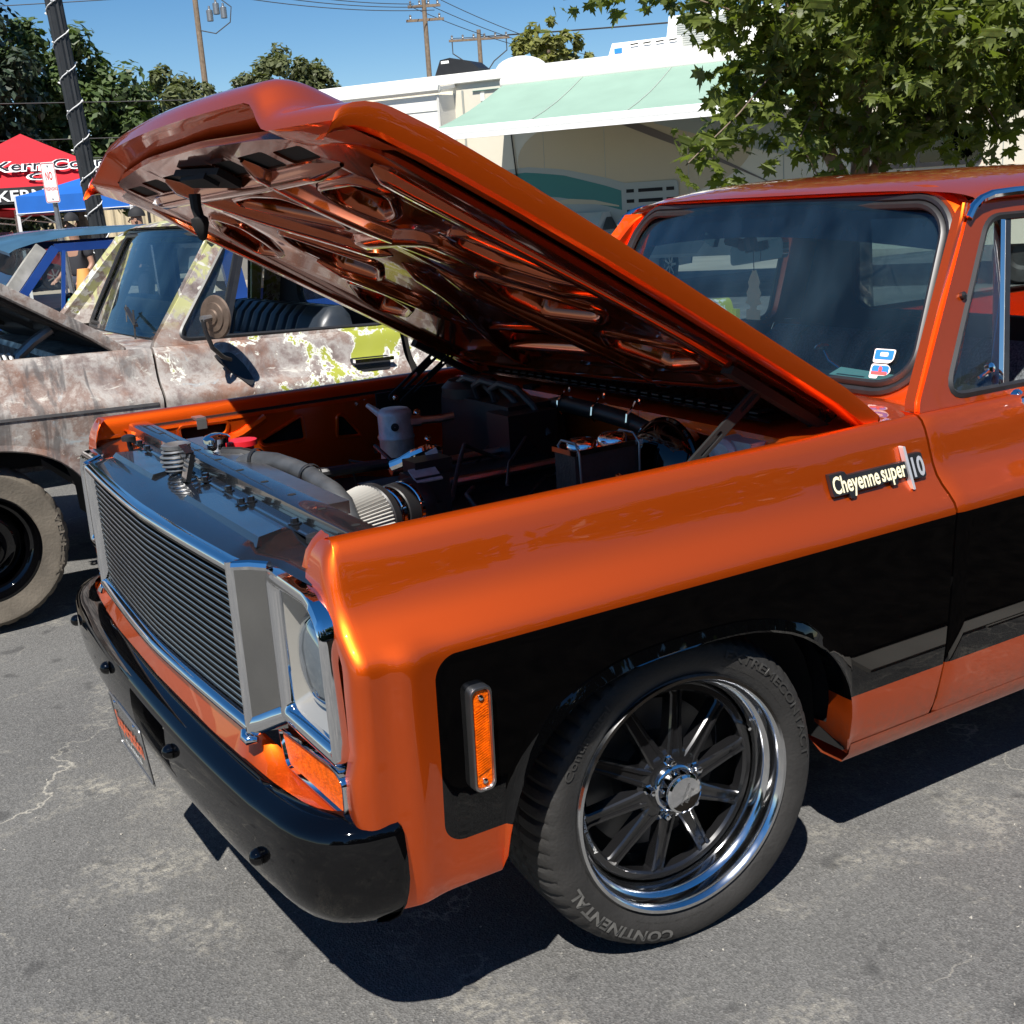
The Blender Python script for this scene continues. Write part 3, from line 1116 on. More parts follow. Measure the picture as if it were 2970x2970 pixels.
        text_on(mb, 'American', .013, lambda a, b, cc: c + (e1 * .45 + e2 * .893) * a + (e1 * -.893 + e2 * .45) * (b - .004) + ax * .0052, .0)
        text_on(mb, 'Racing', .013, lambda a, b, cc: c + (e1 * .45 + e2 * .893) * a + (e1 * -.893 + e2 * .45) * (b - .016) + ax * .0052, .0)
        obj('cap_script', mb, 'steel', wheel, 0)
        mb = MB()
        def fa(a, b, cc):
            al = R(197) - a / .216
            return at(.2115 + b, al, -.0572)
        text_on(mb, 'American Racing', .0125, fa, .01, width=.10)
        obj('rim_script', mb, 'white', wheel, 0)
        p = at(.222, R(22), -.055)
        obj('valve', MB().tube([p, p - (e1 * .9 + e2 * .3) * .006 + ax * .024], .004, 8), 'chrome', wheel)
        mb = MB()
        lat(mb, [(.001, -.14), (.17, -.14), (.17, -.125), (.10, -.125), (.09, -.10), (.001, -.10)], 48)
        obj('brake_disc', mb, 'disc', wheel, 30)
        mb = MB()
        lat(mb, [(.001, -.19), (.225, -.19)], 40)
        obj('backing_plate', mb, 'matte_black', wheel)
    else:
        letters('VENEZIA', .036, .287, -4, 'tyre_brown', .02, .27, hh=.0165)
    return wheel
# ================================================================= orange pickup
tr = thing('pickup_truck', 'two-tone orange and black pickup truck with its hood open and chrome billet grille', 'pickup truck')
for s in (-1, 1):
    make_fender(tr, s, 'two_tone')
make_cab(tr, 'orange', 'two_tone', 'int_dark')
glass_ws = make_windshield(tr)
# shade band: inner film over the top of the screen
rows = []
for i in range(6):
    t = i / 5
    rows.append([ws(x * 1.0, lerp(.375 + .03 * (1 - (x / .66) ** 2), .497, t)) + V((.014, 0, -.007)) for x in [-.655 + 1.31 * j / 24 for j in range(25)]])
obj('shade_band', MB().grid(rows), 'tint', glass_ws)
doors = {}
for s in (-1, 1):
    doors[s] = make_door(tr, s, 'two_tone')
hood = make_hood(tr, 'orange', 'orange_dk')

# ---- wheels
WZ = .346
make_wheel(tr, (0, -.942, WZ), -.065, -1)
make_wheel(tr, (0, .942, WZ), -.065, 1)
make_wheel(tr, (2.985, -.95, WZ), 0, -1)
make_wheel(tr, (2.985, .95, WZ), 0, 1)
# wheel housings
for s in (-1, 1):
    rows = []
    for i in range(17):
        a = PI * i / 16
        x, z = -.46 * math.cos(a), .34 + .40 * math.sin(a) ** .8
        rows.append([(x, s * y, z) for y in (.86, .62)])
    obj('wheel_housing', MB().grid(rows), 'matte_black', tr)
    obj('splash_shield', MB().box((.475, s * .82, .50), (.01, .24, .40)), 'matte_black', tr)
# cargo bed
mb = MB()
for s in (-1, 1):
    xs = [2.20, 2.3] + [2.985 + .45 * math.cos(R(180 - 15 * i)) for i in range(13)] + [3.6, 4.1]
    rows = []
    for z in [q[1] for q in PROF[4:]] + [.72]:
        rows.append([(x, s * side_y(z), z) for x in xs])
    rows.append([(x, s * side_y(.6), (.35 + .352 * max(0, 1 - abs((x - 2.985) / .452) ** 2.6) ** .45) if abs(x - 2.985) < .452 else .34) for x in xs])
    mb.grid(rows)
    mb.box((3.15, s * .80, .82), (1.9, .02, .40))
mb.box((2.21, 0, .82), (.03, 1.6, .42))
mb.box((3.15, 0, .64), (1.9, 1.6, .03))
mb.box((4.1, 0, .72), (.03, 1.9, .55))
obj('cargo_bed', mb, 'two_tone', tr)
obj('frame_rail', MB().box((1.7, -.42, .36), (4.6, .08, .12)).box((1.7, .42, .36), (4.6, .08, .12)).box((0, 0, .40), (.25, 1.3, .12)), 'matte_black', tr)

# ---- front end: grille, bezels, valance, bumper
def gx(y):
    return -.798 - .024 * max(0, 1 - (abs(y) / .60) ** 1.5)
gr = obj('grille', MB().grid([[(gx(y) + .05, y, z) for y in (-.596, -.3, 0, .3, .596)] for z in (.60, .94)]), 'matte_black', tr)
YS = [-.594, -.4, -.2, -.06, 0, .06, .2, .4, .594]
NB = 19
for i in range(NB):
    z = lerp(.636, .920, i / (NB - 1))
    mb = MB()
    h, d = .0036, .026
    rows = []
    for y in YS:
        x = gx(y) + .006
        rows.append([(x, y, z - h), (x + d, y, z - h), (x + d, y, z + h), (x + .001, y, z + h), (x, y, z + h - .0017)])
    for a, b, mi in ((0, 1, 0), (1, 2, 0), (2, 3, 0), (3, 4, 1), (4, 0, 0)):
        mb.grid([[r_[a] for r_ in rows], [r_[b] for r_ in rows]], mi=mi)
    obj('grille_bar', mb, ['grille_bar', 'satin'], gr, 20)
for y in (-.38, -.19, .19, .38):
    obj('grille_stay', MB().box((gx(y) + .03, y, .77), (.01, .012, .32)), 'grille_bar', gr)
def strip(name, zc, hgt, dep, par, m='chrome', y0=-.61, y1=.61):
    rows = []
    n = 25
    for i in range(n):
        y = lerp(y0, y1, i / (n - 1))
        x = gx(y)
        rows.append([(x + .03, y, zc + hgt), (x + .006, y, zc + hgt), (x - dep * .6, y, zc + hgt * .8), (x - dep, y, zc + hgt * .2), (x - dep, y, zc - hgt * .3), (x - dep * .5, y, zc - hgt * .9), (x + .012, y, zc - hgt)])
    return obj(name, MB().grid(rows), m, par, 50)
strip('grille_trim_top', .943, .013, .012, gr)
strip('grille_trim_bottom', .614, .014, .016, gr)
for s in (-1, 1):
    # vertical edge of the surround
    rows = []
    for z in (.602, .63, .78, .92, .955):
        x = -.798
        rows.append([(x + .03, s * .596, z), (x - .004, s * .598, z), (x - .014, s * .604, z), (x - .014, s * .610, z), (x - .006, s * .616, z), (x + .01, s * .618, z)])
    obj('grille_trim_side', MB().grid(rows), 'chrome', gr, 50)
    obj('trim_end', MB().tube([(-.812, s * .596, .608), (-.815, s * .604, .597), (-.812, s * .614, .592), (-.797, s * .624, .592)], [.008, .011, .011, .006], 12), 'chrome', gr)

    # headlight bezel: slanted inner cheek, raised chrome rim, tapered bucket, sealed beam
    mb = MB()
    xo = -.748
    z0, z1 = .652, .938
    cheek = [[(-.800, s * .617, z) for z in (.606, .63, .93, .948)], [(xo - .004, s * .682, z) for z in (.625, .645, .935, .950)]]
    mb.grid(cheek)
    bz = obj('headlight_bezel', mb, 'bezel', tr, 30)
    fb = lambda a, b, c: V((xo - c, s * a, b))
    outl = rpoly([(.674, z0 - .012), (.674, z1 + .014), (.885, z1 + .010), (.932, z1 - .04), (.938, z0 - .012)], [.012, .02, .05, .05, .02], 6)
    hole = rpoly([(.700, z0 + .022), (.700, z1 - .022), (.878, z1 - .020), (.914, z1 - .055), (.920, z0 + .022)], [.012, .012, .04, .04, .012], 6)
    k = len(outl)
    rows = []
    for t, c in ((0, -.03), (0, .0), (.06, .010), (.35, .015), (.65, .013), (.92, .006), (1.0, -.004), (1.04, -.012)):
        rows.append([fb(lerp(p[0], q[0], t), lerp(p[1], q[1], t), c) for p, q in zip(outl, hole)])
    obj('bezel_rim', MB().grid(rows, False, True), 'chrome', bz, 45)
    obj('bezel_top_trim', MB().tube([(-.800, s * .606, .945), (-.792, s * .612, .947), (-.80, s * .625, .950), (-.775, s * .65, .952), (xo - .004, s * .684, .952)], [.006, .011, .010, .010, .010], 8), 'chrome', bz)
    # lower shelf of chrome joining rim and grille end
    rows = [[(lerp(-.800, xo, t), s * lerp(.617, .69, t), lerp(.608, z0 - .004, t) + g) for t in (0, .3, .6, 1)] for g in (.030, .018, .004, -.010)]
    rows = [[(p[0] - d, p[1], p[2]) for p in r_] for r_, d in zip(rows, (0, .008, .010, .0))]
    obj('bezel_foot', MB().grid(rows), 'chrome', bz, 50)
    # bucket
    lc = V((0, s * .792, .785))
    rows = []
    n = len(hole)
    for t in (0, .25, .5, .75, 1.0):
        rg = []
        for i, q in enumerate(hole):
            a = math.atan2(q[1] - .785, q[0] - .792)
            cq = (.792 + .094 * math.cos(a), .785 + .094 * math.sin(a))
            rg.append((xo + .008 + .046 * t, s * lerp(q[0], cq[0], t), lerp(q[1], cq[1], t)))
        rows.append(rg)
    obj('headlight_bucket', MB().grid(rows, False, True), 'bowl', bz, 50)
    mb = MB().lathe([(.098, .0), (.096, .014), (.090, .017)], (xo + .052, s * .792, .785), (-1, 0, 0), 36)
    obj('headlight_ring', mb, 'steel', bz)
    mbl = MB()
    for j in range(-8, 9):
        yy = .0098 * j
        hz = math.sqrt(max(0, .085 ** 2 - yy ** 2))
        if hz > .01:
            mbl.tube([(xo + .056 - .024 - .022 * (1 - (yy * yy + zz_ * zz_) / .0074), s * (.792 + yy), .785 + zz_) for zz_ in [hz * q / 4 for q in range(-4, 5)]], .0032, 5)
    obj('lens_flutes', mbl, 'lens', bz)['kind'] = 'stuff'
    mb = MB().lathe([(.091, .010), (.088, .022), (.078, .030), (.06, .038), (.035, .043), (.001, .045)], (xo + .052, s * .792, .785), (-1, 0, 0), 36)
    obj('headlight_lens', mb, 'lens', bz)
    # turn signal
    fs = lambda a, b, c: V((-.752 - c + .008 * max(0, (a - .80) / .14), s * a, b))
    q0 = rpoly([(.665, .540), (.640, .618), (.905, .634), (.942, .612), (.938, .540)], [.012, .012, .02, .012, .012], 4)
    mbf = MB()
    cx = sum(p[0] for p in q0) / len(q0)
    cz = sum(p[1] for p in q0) / len(q0)
    rows = []
    for k_, c in ((1.0, -.03), (1.0, .004), (.985, .009), (.955, .009), (.935, .003)):
        rows.append([fs(cx + (p[0] - cx) * k_, cz + (p[1] - cz) * (k_ if k_ == 1 else 1 - (1 - k_) * 2.6), c) for p in q0])
    sg = obj('turn_signal', mbf.grid(rows, False, True), 'chrome', tr, 45)
    qi = [(cx + (p[0] - cx) * .94, cz + (p[1] - cz) * .84) for p in q0]
    obj('amber_lens', MB().prism([qi], fs, -.018, .003), 'amber', sg)
# front lower panel behind the lamps
for s in (-1, 1):
    mb = MB()
    rows = []
    for x, z in ((-.735, .655), (-.733, .60), (-.738, .53), (-.752, .50)):
        rows.append([(x + .02 * max(0, (y - .88) / .07), s * y, z) for y in (.575, .70, .85, .93, .945)])
    mb.grid(rows)
    obj('lamp_panel', mb, 'orange', tr)
# valance between bumper and grille
rows = []
for t, z in ((0, .602), (.15, .597), (.4, .580), (.7, .559), (1.0, .538)):
    row = []
    for i in range(41):
        y = -.95 + 1.9 * i / 40
        xi = interp([(0, -.805), (.585, -.782), (.66, -.736), (.95, -.725)], abs(y))
        xo_ = interp([(0, -.838), (.4, -.833), (.7, -.815), (.85, -.796), (.9, -.782), (.95, -.745)], abs(y))
        zz = z - interp([(0, 0), (.585, 0), (.66, .064), (.95, .066)], abs(y)) * (1 - t) - .012 * t
        row.append((lerp(xi, xo_, t), y, zz))
    rows.append(row)
obj('valance', MB().grid(rows), 'orange', tr, 60)

# bumper
path = []
for i in range(41):
    y = -.72 + 1.44 * i / 40
    path.append((-.886 + .026 * (abs(y) / .72) ** 2.2, y))
corner = []
CX = [(0, -.86), (.15, -.854), (.35, -.845), (.5, -.832), (.65, -.812), (.8, -.78), (.92, -.735), (1, -.69)]
CY = [(0, .72), (.15, .78), (.35, .85), (.5, .895), (.65, .935), (.8, .968), (.92, .988), (1, .997)]
for i in range(1, 13):
    a = R(7.5 * i)
    corner.append(tuple(interp(t_, i / 12) for t_ in (CX, CY)))
corner += [(-.680, .998), (-.672, .997), (-.667, .985)]
path = [(x, -y) for x, y in corner[::-1]] + path + corner
sec = [(o_, z - .012) for o_, z in [(-.058, .538), (-.056, .552), (-.045, .551), (-.022, .544), (-.008, .535), (-.001, .527), (.003, .515), (.006, .47), (.006, .43), (.002, .405), (-.006, .378), (-.022, .352), (-.045, .340), (-.07, .342)]]
rows = []
for i, (x, y) in enumerate(path):
    a, b = V(path[max(0, i - 1)]), V(path[min(len(path) - 1, i + 1)])
    d = (b - a).normalized()
    n2 = V((-d.y, d.x))
    e = min(i, len(path) - 1 - i)
    rr_ = []
    for o_, z in sec:
        q = V((x, y)) + n2 * o_ * (1.0 if e > 1 else .9)
        rr_.append((q.x, q.y, z + .012 * max(0, (abs(y) - .72) / .28) * (1 if z > .5 else .6)))
    rows.append(rr_)
bp = obj('bumper', MB().grid(rows), 'black_gloss', tr, 50)
rows2 = [[(p[0] * 1.0 + .003, p[1] * .998, p[2]) for p in r_] for r_ in rows]
for y, z in ((-.285, .466), (.285, .482), (-.76, .426), (.80, .462)):
    x = -.886 + .026 * (abs(y) / .72) ** 2.2 - .007
    obj('bumper_bolt', MB().lathe([(.017, 0), (.017, .006), (.014, .013), (.008, .018), (.001, .02)], (x, y, z), (-1, 0.25 * y, .05), 16), 'black_gloss', bp, 50)
# number plate with script, screwed under the bumper lip
fp = lambda a, b, c: V((-.912 - c - .10 * b, -a, .402 + b))
pl = obj('license_plate', MB().prism([rrect(-.152, .152, -.076, .076, .012)], fp, 0, .002), 'black_panel', tr)
k0 = rrect(-.146, .146, -.070, .070, .010)
obj('plate_border', MB().tube([fp(a, b, .003) for a, b in k0], .0018, 5, True), 'steel', pl)
mb = MB()
text_on(mb, 'Superstition', .062, lambda a, b, c: fp(a, b - .012, .004), .03, width=.25)
obj('plate_script', mb, 'plate_orange', pl, 0)
mb = MB()
text_on(mb, 'CLASSICS', .018, lambda a, b, c: fp(a, b - .045, .004), .02, width=.15)
obj('plate_words', mb, 'white', pl, 0)
for a in (-.09, .09):
    obj('plate_screw', MB().lathe([(.007, 0), (.006, .004), (.001, .005)], fp(a, .060, .003), (-1, 0, 0), 10), 'chrome', pl)

M['badge_silver'] = mat('bright_silver', (.72, .72, .74), .3, .6)
# ---- side marker lamp and badge on the driver fender (and mirror side)
for s in (-1, 1):
    fm = lambda a, b, c: V((a, s * (side_y(b) + .004 + c), b))
    o1 = rrect(-.528, -.482, .545, .752, .014)
    rows = []
    for t, c in ((1.0, -.008), (1.0, .010), (.97, .0145), (.90, .0145), (.86, .009)):
        rows.append([fm(-.505 + (a + .505) * (1 - (1 - t) * 2.0), .6485 + (b - .6485) * (1 - (1 - t) * .55), c) for a, b in o1])
    sm = obj('side_marker', MB().grid(rows, False, True), 'satin', tr, 40)
    inn = rrect(-.521, -.489, .553, .744, .010)
    obj('marker_lens', MB().prism([inn], fm, 0, .0105), 'amber', sm)
    mb = MB()
    for i in range(26):
        z = .585 + .127 * i / 25
        mb.box(fm(-.505, z, .0112), (.028, .0012, .0022), (.94, 0, .34), (0, 1, 0), (-.34, 0, .94))
    obj('lens_ribs', mb, 'amber', sm)
    for z in (.566, .731):
        obj('marker_screw', MB().lathe([(.006, 0), (.005, .003), (.001, .004)], fm(-.505, z, .0108), (0, s, 0), 10), 'chrome', sm)
s = -1
BX, BZ, BT = .435, .932, .004
def fbg(a, b, c):
    z = BZ + b + a * BT
    return V((BX + a, s * (side_y(BZ) + .003 + c - .36 * (z - BZ)), z))
# backing that follows the words
mb = MB()
mb.prism([[(-.003, -.019), (.044, -.019), (.046, -.030), (.062, -.030), (.064, -.018), (.148, -.018), (.152, -.016), (.176, -.016), (.178, -.026), (.196, -.026), (.198, -.015), (.232, -.015), (.232, .018), (.05, .018), (.044, .027), (-.003, .027)]], fbg, 0, .010)
bd = obj('badge', mb, 'black', tr)
mb = MB()
text_on(mb, 'Cheyenne', .050, lambda a, b, c: fbg(.072 + a, b - .014, .011), .022, width=.142)
text_on(mb, 'super', .050, lambda a, b, c: fbg(.189 + a, b - .012, .011), .022, width=.080)
obj('badge_script', mb, 'cream', bd, 0)
obj('badge_bar', MB().prism([rrect(.234, .242, -.044, .050, .002)], fbg, 0, .013), 'badge_silver', bd)
obj('badge_number_back', MB().prism([rrect(.246, .290, -.024, .030, .006)], fbg, 0, .010), 'black', bd)
mb = MB()
text_on(mb, '10', .058, lambda a, b, c: fbg(.2695 + a, b - .018, .0115), .03, width=.038)
obj('badge_number', mb, 'badge_silver', bd, 0)

# ---- header panel and radiator support
def hx(y):
    return gx(abs(y)) if abs(y) < .61 else interp([(.61, -.798), (.68, -.748), (.95, -.732)], abs(y))
rows = []
ny = 45
for t, z in ((0, .950), (.06, .957), (.3, .962), (.62, .968), (.80, .972), (.97, .974)):
    rows.append([(lerp(hx(y) + .004, -.625, t), y, z + (.010 if t > .25 else 0) * (abs(y) < .6)) for y in [-.845 + 1.69 * i / (ny - 1) for i in range(ny)]])
hp_ = obj('header_panel', MB().grid(rows), 'black_panel', tr, 40)
for y0, y1 in ((.16, .56), (-.60, -.10)):
    mb = MB()
    b0 = [(-.745, y0), (-.745, y1), (-.665, y1 - .03), (-.665, y0 + .03)]
    fnh = lambda a, b, c: V((a, b, c))
    base = [V((a, b, .968)) for a, b in b0]
    topp = [V((lerp(-.705, a, .70), lerp((y0 + y1) / 2, b, .94), .984)) for a, b in b0]
    mb.grid([base, topp], False, True).fan(topp)
    obj('header_emboss', mb, 'black_panel', hp_, 20)
rows = []
for x, z in ((-.632, .970), (-.628, .992), (-.624, 1.008), (-.618, 1.012), (-.572, 1.012), (-.565, 1.006), (-.563, .95)):
    rows.append([(x + .0 * y, y, z) for y in [-.83 + 1.66 * i / 20 for i in range(21)]])
rs = obj('radiator_support', MB().grid(rows), 'black_panel', tr, 35)
# seam ledge with bolts
obj('support_ledge', MB().box((-.645, 0, .9835), (.03, 1.5, .004)), 'black_panel', rs)
for x, y in ((-.66, .50), (-.655, .60), (-.648, .36), (-.648, .02), (-.662, -.02), (-.648, -.30), (-.67, -.30), (-.645, -.55), (-.652, -.16), (-.66, .17)):
    mb = MB().lathe([(.014, 0), (.014, .002), (.0085, .003), (.0085, .011), (.006, .012), (.001, .012)], (x, y, .986), (0, 0, 1), 6)
    obj('bolt', mb, 'black_panel', rs, 20)
for y in [-.74 + 1.48 * i / 9 for i in range(10)]:
    obj('support_hole', MB().prism([rrect(-.604, -.586, y - .007, y + .007, .006, 3)], lambda a, b, c: V((a, b, c)), 1.0122, 1.0128), 'matte_black', rs)
for s in (-1, 1):
    obj('hood_bumper_stop', MB().lathe([(.020, 0), (.020, .012), (.012, .016), (.001, .017)], (-.66, s * .70, .985), (0, 0, 1), 14).lathe([(.007, -.03), (.007, .0)], (-.66, s * .70, .985), (0, 0, 1), 8), 'black', rs)
# latch: coil spring, pin and hook bracket
cy, cxx = .155, -.672
pts = []
for i in range(97):
    a = 2 * PI * 5.5 * i / 96
    r_ = .028 + .012 * math.sin(PI * i / 96)
    pts.append((cxx + r_ * math.cos(a), cy + r_ * math.sin(a), .985 + .062 * i / 96))
obj('latch_spring', MB().tube(pts, .0035, 6), 'steel', rs)
obj('latch_cup', MB().lathe([(.034, 0), (.036, .010), (.030, .012), (.018, .004), (.001, .004)], (cxx, cy, 1.043), (0, 0, 1), 20), 'steel', rs)
mb = MB()
mb.bar((-.690, .045, .978), (-.668, .055, 1.040), .045, .012, (1, 0, 0))
mb.bar((-.668, .060, 1.034), (-.668, .115, 1.047), .020, .022, (0, 0, 1))
mb.bar((-.668, .105, 1.049), (-.668, .122, 1.03), .016, .018, (1, 0, 0))
obj('latch_bracket', mb, 'black_panel', rs)

# ---- engine bay
rd = obj('radiator', MB().box((-.532, 0, .985), (.055, 1.0, .028)).box((-.532, 0, .75), (.045, 1.05, .44)), 'satin', tr)
mb = MB().lathe([(.026, 0), (.026, .02), (.035, .022), (.036, .034), (.030, .040), (.012, .046), (.001, .046)], (-.535, .275, .997), (0, 0, 1), 24)
obj('radiator_cap', mb, 'chrome', rd)
mb = MB().lathe([(.030, 0), (.030, .03), (.040, .031), (.040, .045), (.001, .046)], (-.46, .30, .965), (0, 0, 1), 12)
obj('reservoir_cap', mb, 'red', rd)
mb = MB().tube([(-.535, .23, 1.0), (-.50, .19, 1.0), (-.47, .17, .99)], .013, 8)
obj('overflow_elbow', mb, 'black', rd)
hs = [(-.53, .10, .985), (-.505, .06, 1.0), (-.48, 0, 1.0), (-.46, -.07, .992), (-.45, -.15, .985), (-.455, -.22, .978), (-.455, -.29, .972), (-.455, -.345, .955), (-.455, -.385, .91), (-.455, -.40, .85), (-.455, -.40, .78)]
obj('radiator_hose', MB().tube(hs, .023, 12), 'hose', tr, 50)
for p, q in ((hs[1], hs[2]), (hs[4], hs[5])):
    d = (V(q) - V(p)).normalized()
    obj('hose_clamp', MB().lathe([(.027, -.005), (.0285, -.004), (.0285, .004), (.027, .005)], p, d, 16), 'black', tr)
# conical pleated intake filter, coupling, throttle body
d = V((.80, .35, -.02)).normalized()
c0 = V((-.468, -.335, .893))
rows = []
for h, r0, amp in ((0, .056, 0), (.0, .066, .003), (.098, .078, .0045), (.103, .078, 0)):
    rows.append((r0, h, amp))
e1 = d.orthogonal().normalized()
e2 = d.cross(e1)
grid = []
for r0, h, amp in rows:
    grid.append([c0 + d * h + (e1 * math.cos(2 * PI * j / 120) + e2 * math.sin(2 * PI * j / 120)) * (r0 + (amp if j % 2 else -amp)) for j in range(120)])
af = obj('air_filter', MB().grid(grid, False, True).fan(grid[0]), 'filter', tr, 20)
obj('filter_end_cap', MB().lathe([(.001, -.012), (.04, -.014), (.058, -.010), (.068, .002), (.067, .010)], c0, d, 32), 'steel', af)
obj('filter_base', MB().lathe([(.079, .10), (.083, .104), (.083, .122), (.072, .132), (.058, .134)], c0, d, 32), 'black', af)
obj('intake_pipe', MB().lathe([(.060, .13), (.060, .27), (.05, .27)], c0, d, 32), 'polish', af)
for h in (.15, .215):
    obj('band_clamp', MB().lathe([(.063, h), (.0655, h + .002), (.0655, h + .012), (.063, h + .014)], c0, d, 32), 'chrome', af)
obj('rubber_coupling', MB().lathe([(.0635, .172), (.066, .175), (.066, .212), (.0635, .214)], c0, d, 32).lathe([(.0635, .23), (.067, .235), (.067, .27), (.05, .28), (.001, .28)], c0, d, 32), 'black', af)
tb = c0 + d * .31 + V((0, 0, .01))
obj('throttle_body', MB().box(tb, (.09, .09, .12)).box(tb + V((.02, .02, .075)), (.10, .07, .03)).box(tb + V((-.02, -.06, -.03)), (.05, .04, .06)), 'black', tr)
obj('throttle_cover', MB().box(tb + V((-.012, -.03, .062)), (.07, .05, .004), (1, 0, .0), (0, .86, .5), (0, -.5, .86)), 'alu_cast', tr)
for dx, dy, dz in ((-.03, -.07, -.03), (.02, -.075, -.05), (.06, -.07, -.055), (.05, .05, .09)):
    obj('wire_label', MB().box(tb + V((dx, dy, dz)), (.03, .004, .02), (1, 0, .3), (0, 1, 0), (-.3, 0, 1)), 'white', tr)
# accumulator can
mb = MB().lathe([(.001, .178), (.040, .177), (.050, .168), (.0515, .16), (.0515, .098), (.054, .094), (.054, .088), (.0515, .084), (.0515, .03), (.046, .005), (.03, -.01), (.001, -.012)], (.06, .45, .825), (0, 0, 1), 32)
ac = obj('ac_accumulator', mb, 'alu_cast', tr, 45)
obj('accumulator_port', MB().lathe([(.012, 0), (.012, .006), (.001, .007)], (.035, .402, .955), (-.45, -.9, 0), 12), 'black', ac)
obj('accumulator_fitting', MB().tube([(.095, .42, .962), (.125, .41, .962)], .017, 6).tube([(.125, .41, .962), (.18, .39, .96), (.22, .38, .965)], .012, 10), 'satin', ac)
obj('service_port', MB().tube([(.03, .49, .985), (.01, .53, 1.01)], [.012, .007], 8), 'alu_cast', ac)
# evaporator / blower box
mb = MB()
mb.box((.36, .34, .86), (.20, .44, .30), taper=.92)
mb.lathe([(.09, 0), (.09, .03), (.07, .05), (.001, .055)], (.33, .46, 1.005), (0, 0, 1), 20)
mb.box((.30, .12, .90), (.16, .12, .20))
obj('blower_box', mb, 'black', tr)
for i in range(3):
    y = .40 - .10 * i
    obj('vacuum_hose', MB().tube([(.30, y + .06, 1.0), (.28, y + .05, 1.05), (.28, y, 1.07), (.30, y - .06, 1.06), (.33, y - .10, 1.01), (.35, y - .14, .93)], .010, 8), 'hose', tr)
obj('valve_cover', MB().box((.08, .17, .80), (.50, .14, .10)).box((.08, -.17, .80), (.50, .14, .10)), 'black', tr)
obj('engine_block', MB().box((.1, 0, .62), (.58, .42, .36)).box((.1, 0, .83), (.42, .20, .10)), 'black', tr)
obj('belt_pulley', MB().lathe([(.07, 0), (.07, .03), (.001, .03)], (-.22, -.18, .76), (-1, 0, 0), 20), 'alu_cast', tr)
obj('belt_pulley', MB().lathe([(.09, 0), (.09, .03), (.001, .03)], (-.22, .12, .66), (-1, 0, 0), 20), 'alu_cast', tr)
obj('alternator', MB().box((-.14, -.26, .78), (.14, .12, .12)), 'alu_cast', tr)
obj('crossover_hose', MB().tube([(-.32, .30, .885), (-.10, .22, .895), (-.06, .20, .895)], .015, 10), 'black', tr)
obj('hose_end', MB().tube([(-.14,.07,.92),(-.12, .05, .93), (-.10, .02, .95), (-.06, .0, .965), (-.03, -.01, .955)], .014, 8), 'chrome', tr)
# wiring looms, fuel rail, bracketry
rw = random.Random(5)
for i in range(9):
    p = V((rw.uniform(-.15, .38), rw.uniform(-.30, .36), rw.uniform(.80, .87)))
    q = V((rw.uniform(-.2, .44), rw.uniform(-.45, .45), rw.uniform(.80, .90)))
    m1 = p.lerp(q, .33) + V((rw.gauss(0, .05), rw.gauss(0, .05), rw.uniform(.02, .09)))
    m2 = p.lerp(q, .66) + V((rw.gauss(0, .05), rw.gauss(0, .05), rw.uniform(.0, .08)))
    obj('wiring_loom', MB().tube([p, p.lerp(m1, .6), m1, m1.lerp(m2, .5), m2, q], rw.choice((.004, .006, .009)), 6), rw.choice(('black', 'hose')), tr, 60)
for y in (-.20, .20):
    obj('fuel_rail', MB().tube([(-.12, y * .6, .895), (.32, y * .6, .895)], .012, 8), 'satin', tr)
for i in range(10):
    p = V((rw.uniform(-.05, .45), rw.choice((-.62, -.58, .55, .62)) + rw.gauss(0, .02), rw.uniform(.86, .99)))
    obj('bracket_bolt', MB().lathe([(.012, 0), (.012, .003), (.008, .004), (.008, .012), (.001, .013)], p, (-.3, -.6, .7), 6), 'chrome', tr, 20)
# brake booster and master cylinder
bc = V((.345, -.47, .915))
bo = obj('brake_booster', MB().lathe([(.001, .065), (.05, .064), (.09, .050), (.118, .025), (.122, .012), (.122, .004), (.128, .0), (.128, -.008), (.118, -.02), (.10, -.06), (.001, -.065)], bc, (-1, 0, .08), 40), 'black_gloss', tr, 40)
mb = MB().box((.165, -.445, .945), (.19, .085, .105))
mc = obj('master_cylinder', mb, mat('cast_iron', (.055, .046, .040), .6, .3, var=.2, vscale=30, bump=.3, bscale=120), tr)
mb = MB().box((.165, -.445, 1.001), (.20, .092, .012))
for dx in (-.045, .045):
    mb.lathe([(.038, 0), (.036, .010), (.026, .018), (.001, .021)], (.165 + dx, -.445, 1.006), (0, 0, 1), 24)
obj('reservoir_lid', mb, 'chrome', mc, 40)
for dx in (-.085, .085):
    obj('lid_bail', MB().tube([(.165 + dx, -.495, .93), (.165 + dx * 1.02, -.495, 1.0), (.165 + dx, -.475, 1.022), (.165 + dx, -.42, 1.022), (.165 + dx, -.395, 1.0), (.165 + dx, -.395, .93)], .003, 6), 'steel', mc)
obj('proportioning_valve', MB().tube([(.08, -.50, .885), (.20, -.50, .875)], .016, 8).tube([(.14, -.52, .88), (.14, -.55, .88)], .011, 8), 'steel', tr)
